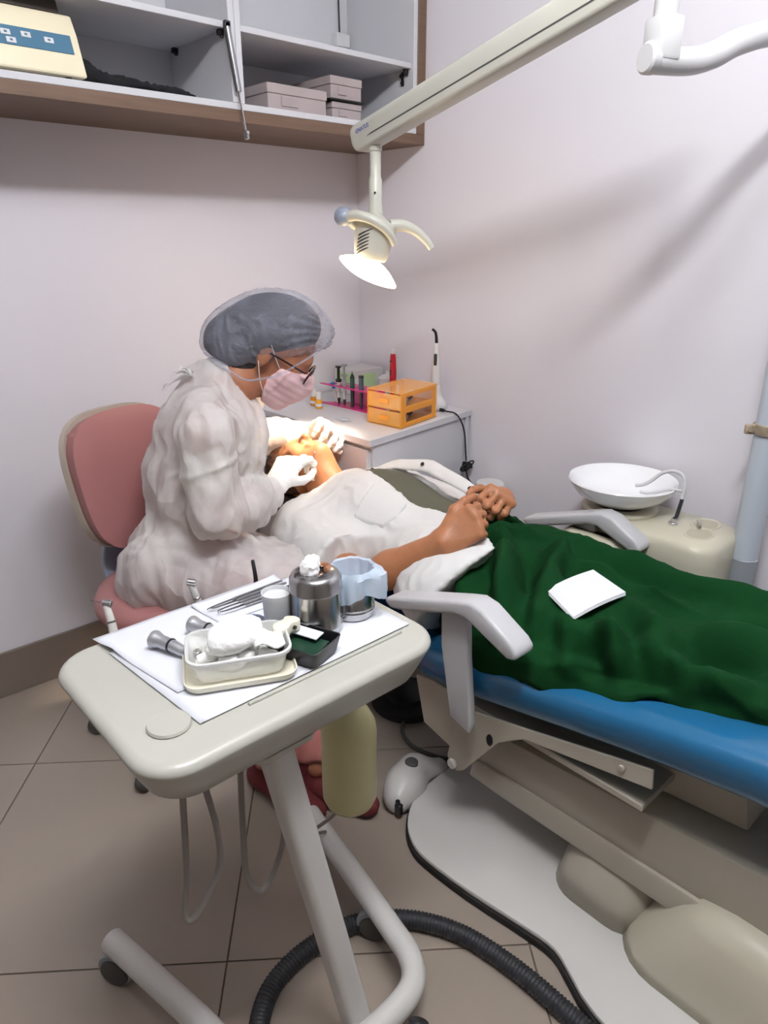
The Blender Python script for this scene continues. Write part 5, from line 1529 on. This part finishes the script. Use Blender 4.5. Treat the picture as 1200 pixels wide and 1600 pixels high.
t = thing('plastic_beaker', 'frosted white plastic beaker beside the tall steel canister', 'beaker', (0.505, 0.792, PZ))
bz = PZ - 0.001
obj('cup', lathe([(0.0, bz), (0.0175, bz), (0.0185, bz + 0.002), (0.0212, bz + 0.059), (0.0220, bz + 0.062), (0.0205, bz + 0.062), (0.0178, bz + 0.004), (0.0, bz + 0.004)], (0.505, 0.792, 0), n=36), 'frost_plastic', t, angle=50)
obj('contents', lathe([(0.0, bz + 0.0045), (0.0172, bz + 0.0045), (0.0196, bz + 0.056), (0.0, bz + 0.056)], (0.505, 0.792, 0), n=30), 'white_plastic', t)
t = thing('marker_pen', 'slim black pen with a red band standing behind the beaker', 'pen', (0.529, 0.792, PZ))
obj('barrel', cyl((0.5365, 0.802, bz), (0.5365, 0.802, bz + 0.055), 0.0055, 12, 0.001), 'black_plastic', t)
obj('band', cyl((0.5365, 0.802, bz + 0.030), (0.5365, 0.802, bz + 0.042), 0.0058, 12), 'red_plastic', t)

# instruments lying on the pouch
def instrument(a, b, r, label, hook=0.0):
    a = np.array([a[0], a[1], PZ + 0.0045 + r]); b = np.array([b[0], b[1], PZ + 0.0045 + r]); d = unit(b - a); s = np.cross(d, ZV); L = np.linalg.norm(b - a)
    t = thing('hand_instrument', label, 'instrument', tuple((a + b) / 2), 'steel hand instruments on the pouch')
    obj('handle', tube([a + d * L * 0.30, a + d * L * 0.34, a + d * L * 0.9, b], [r * 0.7, r, r, r * 0.7], 8), 'steel_brushed', t)
    obj('tip', tube(spline([a + d * L * 0.31, a + d * L * 0.12, a + s * hook * 0.3, a - d * 0.004 + s * hook], 6), list(np.linspace(r * 0.65, r * 0.25, 19)), 6), 'steel', t)
instrument((0.452, 0.905), (0.592, 0.908), 0.0026, 'rearmost long steel instrument on the paper pouch', 0.004)
instrument((0.458, 0.898), (0.592, 0.896), 0.0030, 'second steel instrument on the paper pouch, counted from the rear', -0.006)
instrument((0.460, 0.890), (0.590, 0.885), 0.0026, 'third steel instrument on the pouch with a hooked tip', 0.010)
instrument((0.464, 0.879), (0.585, 0.874), 0.0028, 'foremost steel instrument on the paper pouch', -0.005)

# two contra-angle heads lying on the paper
def contra(a, b, label, s=1.0):
    z = PZ + 0.011 * s
    a = np.array([a[0], a[1], z + 0.002]); b = np.array([b[0], b[1], z - 0.002]); d = unit(b - a); L = np.linalg.norm(b - a)
    t = thing('contra_angle', label, 'handpiece', tuple((a + b) / 2), 'dental handpieces')
    obj('collar', lathe([(0.0, 0), (0.0125 * s, 0), (0.0130 * s, 0.003), (0.0115 * s, 0.008), (0.0085 * s, 0.018), (0.0085 * s, 0.020)], a, d, 20), 'satin_steel', t)
    obj('sleeve', tube(spline([a + d * 0.019, a + d * L * 0.5, a + d * L * 0.72 - ZV * 0.002, b], 5), list(np.linspace(0.0098, 0.0062, 16) * s), 16), 'satin_steel', t)
    obj('ring', lathe([(0.0088 * s, 0), (0.0104 * s, 0.001), (0.0104 * s, 0.003), (0.0088 * s, 0.004)], a + d * L * 0.38, d, 16), 'dark_metal', t)
    obj('head', cyl(b - ZV * 0.006 * s, b + ZV * 0.009 * s, 0.0062 * s, 14, 0.001), 'steel', t)
contra((0.345, 0.868), (0.372, 0.790), 'steel contra-angle handpiece lying left of the plastic tub')
contra((0.405, 0.870), (0.432, 0.800), 'steel contra-angle handpiece lying behind the plastic tub')

# handpieces standing in the rear holder
def handpiece(base, tip, label, bur=True, slim=False):
    b = np.array(base, float); e = np.array(tip, float); d = unit(e - b); L = np.linalg.norm(e - b); k = 0.6 if slim else 1.0
    t = thing('dental_handpiece', label, 'handpiece', tuple(b), 'dental handpieces')
    mid = b + d * L * 0.62; side = -R_ * 0.2 + ZV * 0.0
    obj('sleeve', tube(spline([b, b + d * L * 0.3, mid, e - R_ * 0.003], 5), list(np.linspace(0.0085, 0.0052, 16) * k), 14), 'white_paint' if not slim else 'dark_metal', t)
    if not slim:
        hd = unit(-R_ * 0.9 + ZV * 0.15)
        obj('head', cyl(e - hd * 0.006, e + hd * 0.008, 0.0062, 14, 0.001), 'chrome', t)
        obj('neck_ring', lathe([(0.0058, 0), (0.0068, 0.001), (0.0068, 0.003), (0.0058, 0.004)], mid, d, 14), 'steel', t)
        if bur: obj('bur', cyl(e + hd * 0.008, e + hd * 0.026, 0.0008, 6), 'steel', t)
    return t
handpiece((0.328, 0.972, 0.736), (0.3335, 1.000, 0.812), 'white handpiece with a bur standing at the left rear of the tray')
handpiece((0.475, 0.972, 0.736), (0.462, 0.972, 0.815), 'white handpiece without a bur standing at the tray rear middle', False)
handpiece((0.580, 0.972, 0.736), (0.580, 0.972, 0.818), 'thin dark syringe tip standing at the right rear of the tray', False, True)

# clear tub of cotton on an upturned lid
def tub():
    c = np.array([0.408, 0.742]); ax = unit((0.119, -0.058)); ay = np.array([-ax[1], ax[0]])
    def rr(hx, hy, r, z): return [(c[0] + ax[0] * x + ay[0] * y, c[1] + ax[1] * x + ay[1] * y, z) for x, y in rrect(-hx, -hy, hx, hy, r, 6)]
    z = PZ - 0.0015
    t = thing('plastic_tub', 'clear plastic tub full of cotton rolls on an upturned cream lid', 'tub', (c[0], c[1], z))
    obj('lid', loft([rr(0.066, 0.044, 0.016, z), rr(0.072, 0.050, 0.020, z + 0.002), rr(0.074, 0.052, 0.021, z + 0.010), rr(0.0725, 0.0505, 0.020, z + 0.010), rr(0.070, 0.048, 0.019, z + 0.004), rr(0.060, 0.040, 0.016, z + 0.0035)]), 'bone_plastic', t, angle=60)
    z1 = z + 0.0045
    obj('tub_wall', loft([rr(0.050, 0.030, 0.014, z1), rr(0.058, 0.037, 0.018, z1 + 0.003), rr(0.065, 0.043, 0.021, z1 + 0.031), rr(0.069, 0.047, 0.023, z1 + 0.032), rr(0.069, 0.047, 0.023, z1 + 0.036), rr(0.066, 0.044, 0.021, z1 + 0.037), rr(0.064, 0.042, 0.020, z1 + 0.033), rr(0.057, 0.036, 0.017, z1 + 0.005), rr(0.046, 0.028, 0.012, z1 + 0.0035)]), 'clear_tub', t, angle=60)
    obj('rim', tube([tuple(p) for p in rr(0.067, 0.045, 0.022, z1 + 0.0345)], 0.0022, 8, True), 'frost_plastic', t)
    rng = np.random.RandomState(5)
    for k in range(16):
        if k < 11: u, v, h = rng.uniform(-0.042, 0.042), rng.uniform(-0.024, 0.024), 0.011 + 0.008 * (k // 5)
        else: u, v, h = rng.uniform(-0.03, 0.02), rng.uniform(-0.015, 0.018), 0.034
        p = np.array([c[0] + ax[0] * u + ay[0] * v, c[1] + ax[1] * u + ay[1] * v, z1 + h]); an = rng.uniform(-0.5, 0.6); d = np.array([ax[0] * math.cos(an) + ay[0] * math.sin(an), ax[1] * math.cos(an) + ay[1] * math.sin(an), rng.uniform(-0.15, 0.15)])
        L = 0.013
        r = obj('cotton_roll', lathe([(0.0, -L), (0.005, -L + 0.0005), (0.0068, -L + 0.003), (0.0070, 0), (0.0068, L - 0.003), (0.005, L - 0.0005), (0.0, L)], p, d, 12), 'cotton')
        tag(r, 'white cotton roll packed in the clear plastic tub', 'cotton roll', 'cotton rolls in the tub')
    # soft gauze heap on top
    q = lambda u, v, h: (c[0] + ax[0] * u + ay[0] * v, c[1] + ax[1] * u + ay[1] * v, z1 + h)
    V, Q = sdf_mesh([ell(q(-0.004, 0.004, 0.044), (0.034, 0.030, 0.018), None, 0.012), ell(q(0.012, 0.008, 0.050), (0.024, 0.020, 0.013), None, 0.012), ell(q(-0.016, -0.004, 0.042), (0.022, 0.022, 0.013), None, 0.012)], 0.003)
    V = crease(V, Q, 0.0020, 30)
    o = obj('gauze_pad', (V, Q), 'cotton', angle=180); tag(o, 'large white gauze wad heaped on top of the cotton tub', 'gauze')
    G = [[q(0.020 + 0.040 * i / 8, -0.030 + 0.050 * j / 8, 0.040 + 0.005 * math.sin(i * 0.8) - 0.004 * (j / 8)) for j in range(9)] for i in range(9)]
    o = obj('gauze_sheet', sheet(G, 0.003), 'cotton', angle=180); tag(o, 'small folded gauze square at the right edge of the tub', 'gauze')
tub()

# black box with floss dispenser
def black_box():
    c = np.array([0.494, 0.713]); ax = unit((0.065, 0.024)); ay = np.array([-ax[1], ax[0]]); z = PZ - 0.0015
    ax = unit((0.060, -0.010)); ax = unit((0.065, 0.022)); ay = np.array([-ax[1], ax[0]])
    def rr(hx, hy, r, zz): return [(c[0] + ax[0] * x + ay[0] * y, c[1] + ax[1] * x + ay[1] * y, zz) for x, y in rrect(-hx, -hy, hx, hy, r, 4)]
    t = thing('black_tray_box', 'small open black plastic box between tub and tall canister', 'box', (c[0], c[1], z))
    obj('shell', loft([rr(0.026, 0.036, 0.005, z), rr(0.029, 0.039, 0.006, z + 0.002), rr(0.034, 0.044, 0.007, z + 0.026), rr(0.032, 0.042, 0.006, z + 0.026), rr(0.027, 0.037, 0.005, z + 0.004), rr(0.02, 0.03, 0.004, z + 0.0035)]), 'black_plastic', t, angle=50)
    o = obj('glass_slab', obox((c[0], c[1], z + 0.012), (ax[0], ax[1], 0.1), (ay[0], ay[1], 0), (0, 0, 1), 0.021, 0.030, 0.003, 0.001, 1), mat('dark_green_glass', '#1d3a2c', 0.1), smooth=False); tag(o, 'dark green slab lying in the small black box', 'slab')
    o = obj('cotton_slip', sheet([[(c[0] + ax[0] * u + ay[0] * v, c[1] + ax[1] * u + ay[1] * v, z + 0.0225 + 0.003 * math.sin(20 * u)) for v in np.linspace(-0.018, 0.030, 6)] for u in np.linspace(0.006, 0.026, 5)], 0.002), 'paper_bright', angle=180); tag(o, 'white paper slip resting across the small black box', 'paper')
    p = np.array([c[0] - ax[0] * 0.003 + ay[0] * 0.026, c[1] - ax[1] * 0.003 + ay[1] * 0.026, z + 0.027])
    out = [(0.020, -0.010), (0.022, 0.002), (0.015, 0.012), (0.006, 0.010), (-0.002, 0.012), (-0.012, 0.013), (-0.020, 0.006), (-0.021, -0.006), (-0.010, -0.011), (0.002, -0.008), (0.012, -0.012)]
    sm = [tuple(s[:2]) for s in spline([(x, y, 0) for x, y in out], 4, True)]
    t = thing('floss_dispenser', 'white wavy plastic dispenser perched on the small black box', 'dispenser', tuple(p))
    obj('case', prism(sm, 0, 0.016, 0.002, 2, frame=(p, (ax[0], ax[1], 0), (ay[0], ay[1], 0), (0, 0, 1))), 'bone_plastic', t)
    obj('hole', cyl(p + np.array([-ay[0], -ay[1], 0]) * 0.0095 + ZV * 0.008 + np.array([ax[0], ax[1], 0]) * 0.006, p + np.array([-ay[0], -ay[1], 0]) * 0.0125 + ZV * 0.008 + np.array([ax[0], ax[1], 0]) * 0.006, 0.0028, 10), 'black_plastic', t)
black_box()
t = thing('dappen_dish', 'small round steel dish behind the cotton tub', 'dish', (0.472, 0.815, PZ))
obj('dish', lathe([(0.0, PZ), (0.016, PZ), (0.021, PZ + 0.004), (0.0235, PZ + 0.014), (0.0220, PZ + 0.014), (0.019, PZ + 0.005), (0.0, PZ + 0.003)], (0.472, 0.815, 0), n=30), 'blue_grey_plastic', t, angle=50)
o = obj('blue_clip', join(box((0.425, 0.812, PZ + 0.0006), (0.455, 0.834, PZ + 0.012), 0.003, 1)), 'blue_cap'); tag(o, 'small bright blue plastic piece behind the cotton tub', 'clip')

# ================================================================== THINGS ON THE SIDE CABINET
SZ = 0.7895
def vial(x, y, r, h, m, label):
    t = thing('medicine_bottle', label, 'bottle', (x, y, SZ), 'small amber bottles on the side cabinet')
    obj('glass', lathe([(0.0, SZ), (r * 0.9, SZ), (r, SZ + 0.002), (r, SZ + h * 0.50), (r * 0.65, SZ + h * 0.56), (0.0, SZ + h * 0.56)], (x, y, 0), n=24), m, t)
    obj('label_band', lathe([(r + 0.0002, SZ + h * 0.14), (r + 0.0005, SZ + h * 0.14), (r + 0.0005, SZ + h * 0.30), (r + 0.0002, SZ + h * 0.30)], (x, y, 0), n=24), 'paper', t)
    obj('screw_cap', lathe([(0.0, SZ + h * 0.562), (r * 0.78, SZ + h * 0.562), (r * 0.74, SZ + h * 0.98), (r * 0.6, SZ + h), (0.0, SZ + h)], (x, y, 0), n=24), 'white_plastic', t)
vial(1.492, 2.012, 0.0145, 0.058, 'amber', 'left amber bottle with white cap near the dentist\'s mask')
vial(1.472, 1.960, 0.0120, 0.058, 'yellow_amber', 'right yellow bottle with tall white cap near the pink rack')

def rack():
    t = thing('syringe_rack', 'magenta acrylic rack holding syringes on the side cabinet', 'rack', (1.56, 1.90, SZ))
    a = np.array([1.535, 2.035]); b = np.array([1.545, 1.775])
    d = unit(b - a); n = np.array([d[1], -d[0]]) * -1.0
    if n[0] < 0: n = -n
    def P(s, w): return tuple(a + d * s + n * w)
    L = np.linalg.norm(b - a)
    tri = [P(0, 0.0), P(L, 0.0), P(L, 0.085), P(0.10, 0.085)]
    obj('base_plate', prism(tri, SZ, SZ + 0.004, 0.0006, 1), 'pink_acrylic', t, smooth=False)
    # upper plate: bars around four holes
    bars = []
    zt = SZ + 0.068
    obj('upper_plate', prism([P(0, 0.0), P(L, 0.0), P(L, 0.012), P(0.01, 0.012)], zt, zt + 0.004), 'pink_acrylic', t, smooth=False)
    obj('upper_plate', prism([P(0.03, 0.034), P(L, 0.034), P(L, 0.07), P(0.08, 0.07)], zt, zt + 0.004), 'pink_acrylic', t, smooth=False)
    for s in (0.035, 0.085, 0.125, 0.17, 0.215):
        obj('upper_bridge', prism([P(s, 0.0122), P(s + 0.014, 0.0122), P(s + 0.014, 0.0338), P(s, 0.0338)], zt, zt + 0.004), 'pink_acrylic', t, smooth=False)
    obj('back_panel', prism([P(0.10, 0.0705), P(L, 0.0705), P(L, 0.0745), P(0.10, 0.0745)], SZ + 0.0042, zt + 0.004), 'pink_acrylic', t, smooth=False)
    obj('end_panel', prism([P(L - 0.004, 0.003), P(L, 0.003), P(L, 0.070), P(L - 0.004, 0.070)], SZ + 0.0042, zt - 0.0002), 'pink_acrylic', t, smooth=False)
    z0 = SZ + 0.0045
    def syr(s, label, parts):
        x, y = P(s, 0.023)
        t2 = thing('syringe', label, 'syringe', (x, y, z0), 'syringes in the magenta rack')
        for (nm, z1, z2, r1, r2, m) in parts: obj(nm, cyl((x, y, z0 + z1), (x, y, z0 + z2), r1, 14, 0.0, r2), m, t2)
        return t2
    syr(0.078, 'syringe with white barrel and black plunger in the magenta rack', (('tip_cap', 0, 0.022, 0.003, 0.006, 'black_plastic'), ('barrel', 0.022, 0.078, 0.0065, 0.0065, 'white_plastic'), ('collar', 0.078, 0.088, 0.011, 0.011, 'black_plastic'), ('plunger', 0.088, 0.128, 0.0052, 0.0052, 'black_plastic'), ('thumb_rest', 0.128, 0.133, 0.011, 0.011, 'black_plastic')))
    syr(0.108, 'grey syringe with wide thumb rest in the magenta rack', (('tip_cap', 0, 0.02, 0.004, 0.006, 'syringe_dark'), ('barrel', 0.02, 0.072, 0.006, 0.006, 'pale_grey_plastic'), ('shoulder', 0.072, 0.092, 0.0105, 0.006, 'grey_plastic'), ('flange', 0.100, 0.106, 0.0125, 0.0125, 'grey_plastic'), ('plunger', 0.0915, 0.136, 0.004, 0.004, 'grey_plastic'), ('thumb_rest', 0.136, 0.142, 0.0115, 0.0115, 'grey_plastic')))
    syr(0.150, 'dark green syringe with pointed top in the magenta rack', (('tip_cap', 0, 0.06, 0.0065, 0.0075, 'syringe_dark'), ('barrel', 0.06, 0.100, 0.0080, 0.0080, 'syringe_green'), ('collar', 0.1001, 0.112, 0.0085, 0.004, 'black_plastic'), ('needle_hub', 0.112, 0.122, 0.0028, 0.001, 'syringe_green')))
    syr(0.196, 'dark blue-grey pen-like syringe nearest the orange box', (('tip_cap', 0, 0.055, 0.005, 0.006, 'syringe_dark'), ('barrel', 0.055, 0.106, 0.0085, 0.0085, 'teal_body'), ('cap', 0.106, 0.114, 0.009, 0.009, 'syringe_dark')))
    x, y = P(0.052, 0.023)
    t2 = thing('applicator', 'small blue and white applicator leaning in the rack corner', 'applicator', (x, y, z0), 'syringes in the magenta rack')
    obj('body', cyl((x + 0.006, y - 0.012, z0), (x, y, z0 + 0.05), 0.003, 10, 0, 0.0045), 'white_plastic', t2)
    obj('grip', cyl((x, y, z0 + 0.0502), (x - 0.004, y + 0.006, z0 + 0.072), 0.0055, 12, 0, 0.007), 'blue_cap', t2)
rack()

t = thing('carton', 'white carton with a pale green label behind the syringe rack', 'box', (1.76, 2.08, SZ))
obj('body', box((1.700, 2.02, SZ), (1.83, 2.155, SZ + 0.098), 0.002, 1), 'white_plastic', t, smooth=False)
obj('label', box((1.6990, 2.035, SZ + 0.025), (1.6998, 2.145, SZ + 0.082)), 'green_print', t, smooth=False)
obj('label', box((1.715, 2.0190, SZ + 0.025), (1.79, 2.0198, SZ + 0.082)), 'green_print', t, smooth=False)
t = thing('plastic_jar', 'small white jar with domed lid beside the pale green carton', 'jar', (1.79, 1.95, SZ))
obj('body', lathe([(0.0, SZ), (0.030, SZ), (0.032, SZ + 0.004), (0.032, SZ + 0.058), (0.0, SZ + 0.058)], (1.79, 1.955, 0), n=28), 'white_plastic', t)
obj('lid', lathe([(0.0, SZ + 0.0582), (0.033, SZ + 0.0582), (0.033, SZ + 0.070), (0.022, SZ + 0.080), (0.008, SZ + 0.084), (0.006, SZ + 0.094), (0.0, SZ + 0.095)], (1.79, 1.955, 0), n=28), 'white_plastic', t)

x, y = 1.712, 1.838
t = thing('red_polisher', 'dark red handheld device with white tip standing behind the orange box', 'device', (x, y, SZ))
obj('stand', lathe([(0.0, SZ), (0.028, SZ), (0.028, SZ + 0.008), (0.016, SZ + 0.020), (0.012, SZ + 0.030), (0.0, SZ + 0.030)], (x, y, 0), n=24), 'white_plastic', t)
obj('body', lathe([(0.0, SZ + 0.0302), (0.009, SZ + 0.0302), (0.0115, SZ + 0.06), (0.0125, SZ + 0.11), (0.0105, SZ + 0.165), (0.0085, SZ + 0.178), (0.0, SZ + 0.178)], (x, y, 0), n=20), 'red_plastic', t, angle=60)
obj('tip', lathe([(0.0, SZ + 0.1782), (0.0080, SZ + 0.1782), (0.0080, SZ + 0.192), (0.006, SZ + 0.195), (0.0, SZ + 0.195)], (x, y, 0), n=20), 'white_plastic', t)
for z in (0.150, 0.115, 0.104):
    obj('switch', box((x - 0.0135, y - 0.004, SZ + z), (x - 0.0085, y + 0.004, SZ + z + 0.007), 0.0012, 1), 'black_plastic', t)

x, y = 1.768, 1.678
t = thing('curing_light', 'white curing light with curved black tip in its charging base', 'curing light', (x, y, SZ))
V, Q = sdf_mesh([ell((x, y, SZ + 0.012), (0.042, 0.034, 0.026), None, 0.02), cap((x - 0.005, y, SZ + 0.01), (x - 0.005, y, SZ + 0.075), 0.024, 0.019, 0.03)], 0.004, lambda P, D: np.maximum(D, SZ + 0.0006 - P[..., 2]))
obj('charging_base', (V, Q), 'white_plastic', t, angle=180)
obj('handle', lathe([(0.0, SZ + 0.06), (0.0145, SZ + 0.06), (0.0165, SZ + 0.11), (0.0150, SZ + 0.155), (0.0115, SZ + 0.19), (0.0085, SZ + 0.222), (0.006, SZ + 0.226), (0.0, SZ + 0.226)], (x - 0.005, y, 0), n=24), 'white_plastic', t, angle=60)
dn = -FW * 0.9 - R_ * 0.25
pc = np.array([x - 0.005, y, 0]) + unit(dn) * 0.0125
obj('button_panel', obox((pc[0], pc[1], SZ + 0.172), np.cross(unit(dn), ZV), ZV, dn, 0.0055, 0.020, 0.004, 0.003, 2), 'dark_metal', t)
obj('light_tip', tube(spline([(x - 0.005, y, SZ + 0.224), (x - 0.006, y + 0.001, SZ + 0.246), (x - 0.009, y + 0.003, SZ + 0.262), (x - 0.017, y + 0.010, SZ + 0.272)], 6), list(np.linspace(0.0055, 0.0042, 19)), 12), 'black_plastic', t)

def orange_box():
    t = thing('drawer_box', 'translucent orange two-drawer box at the edge of the side cabinet', 'drawer box', (1.57, 1.62, SZ))
    A = np.array([1.462, 1.690]); B = np.array([1.474, 1.546]); C = np.array([1.682, 1.592]); D = A + C - B
    def P(u, v): return tuple(B + (C - B) * u + (A - B) * v)      # u along the windowed side, v along the drawer front
    h = 0.112; th = 0.018
    def slab(u0, u1, v0, v1, z0, z1, m, name, parent=None):
        return obj(name, prism([P(u0, v0), P(u1, v0), P(u1, v1), P(u0, v1)], SZ + z0, SZ + z1, 0.0006, 1), m, parent or t, smooth=False)
    slab(0, 1, 0, 1, 0, 0.003, 'orange_acrylic', 'bottom')
    slab(0, 1, 0, 1, h - 0.003, h, 'orange_acrylic', 'top')
    slab(0.97, 1, 0, 1, 0.0032, h - 0.0032, 'orange_acrylic', 'rear_wall')
    for v0, v1 in ((0, 0.02), (0.98, 1)):
        # side wall as a frame around two windows
        slab(0, 0.14, v0, v1, 0.0032, h - 0.0032, 'orange_edge', 'side_stile')
        slab(0.86, 0.9695, v0, v1, 0.0032, h - 0.0032, 'orange_edge', 'side_stile')
        for z0, z1 in ((0.0032, 0.016), (0.046, 0.066), (0.096, h - 0.0032)):
            slab(0.1405, 0.8595, v0, v1, z0, z1, 'orange_edge', 'side_rail')
    slab(0.02, 0.9695, 0.0205, 0.9795, 0.0535, 0.0565, 'orange_acrylic', 'shelf')
    for z0 in (0.005, 0.058):
        d = slab(0.0, 0.015, 0.03, 0.97, z0, z0 + 0.046, 'orange_acrylic', 'drawer')
        slab(0.016, 0.90, 0.04, 0.96, z0, z0 + 0.002, 'orange_acrylic', 'drawer_floor', d)
        slab(-0.012, -0.001, 0.36, 0.62, z0 + 0.014, z0 + 0.030, 'orange_edge', 'pull', d)
    # things inside the drawers
    rng = np.random.RandomState(2)
    for z0, lab in ((0.0075, 'lower'), (0.0605, 'upper')):
        for k in range(3):
            u, v = 0.25 + 0.22 * k, 0.30 + 0.12 * k
            c = P(u, v); e = P(u + 0.22, v - 0.10)
            o = obj('packet', obox((c[0], c[1], SZ + z0 + 0.008 + 0.002 * k), (e[0] - c[0], e[1] - c[1], 0.02), (-(e[1] - c[1]), e[0] - c[0], 0), (0, 0, 1), 0.026, 0.016, 0.006, 0.003, 1), ('grey_plastic', 'dark_metal', 'pale_grey_plastic')[k])
            tag(o, '%s packet inside the %s drawer of the orange box' % (('mid-grey', 'dark grey', 'pale grey')[k], lab), 'packet')
orange_box()
o = obj('foil_sachet', sheet([[(1.405 + 0.034 * i / 5 + 0.01 * j / 5, 1.745 + 0.05 * j / 5 - 0.006 * i / 5, SZ + 0.0014 + 0.001 * math.sin(i + j)) for j in range(6)] for i in range(6)], 0.001), 'pale_grey_plastic', angle=180); tag(o, 'small silver-grey sachet on the side cabinet before the pink rack', 'sachet')

# cable of the curing light with its tied bundle
def cable():
    p = [(1.752, 1.640, SZ + 0.006), (1.745, 1.605, SZ + 0.007), (1.752, 1.572, SZ + 0.004), (1.772, 1.562, 0.765), (1.792, 1.562, 0.72), (1.800, 1.562, 0.665), (1.806, 1.562, 0.62)]
    t = thing('power_cable', 'thin black cable with a tied bundle hanging down the side cabinet end', 'cable', (1.80, 1.56, 0.50))
    obj('upper_cable', tube(spline(p, 8), 0.0028, 8), 'black_rubber', t)
    obj('plug_boot', cyl((1.752, 1.642, SZ + 0.006), (1.750, 1.622, SZ + 0.0065), 0.0055, 10, 0.001), 'black_rubber', t)
    rng = np.random.RandomState(4)
    for k in range(5):
        w, h = rng.uniform(0.020, 0.030), rng.uniform(0.006, 0.012); cz = 0.600 + rng.uniform(-0.006, 0.006); tl = rng.uniform(-0.5, 0.5); oy = 1.552 + 0.003 * k
        obj('coil', tube([(1.806 + w * math.cos(a) * math.cos(tl) - h * math.sin(a) * math.sin(tl), oy, cz + w * math.cos(a) * math.sin(tl) + h * math.sin(a) * math.cos(tl)) for a in np.linspace(0, 2 * math.pi, 20, endpoint=False)], 0.0028, 6, True), 'black_rubber', t)
    obj('tie', box((1.796, 1.548, 0.588), (1.818, 1.568, 0.612), 0.006, 2), 'black_rubber', t)
    p2 = [(1.808, 1.562, 0.590), (1.812, 1.555, 0.555), (1.822, 1.530, 0.530), (1.832, 1.500, 0.522), (1.838, 1.47, 0.518), (1.842, 1.44, 0.515), (1.846, 1.40, 0.505)]
    obj('lower_cable', tube(spline(p2, 8), 0.0028, 8), 'black_rubber', t)
    obj('lower_cable', tube(spline([(1.846, 1.478, 0.518), (1.838, 1.50, 0.512), (1.828, 1.515, 0.500), (1.824, 1.520, 0.480), (1.830, 1.512, 0.466)], 8), 0.0028, 8), 'black_rubber', t)
    obj('plug', box((1.815, 1.485, 0.448), (1.8535, 1.53, 0.478), 0.008, 2), 'black_rubber', t)
cable()
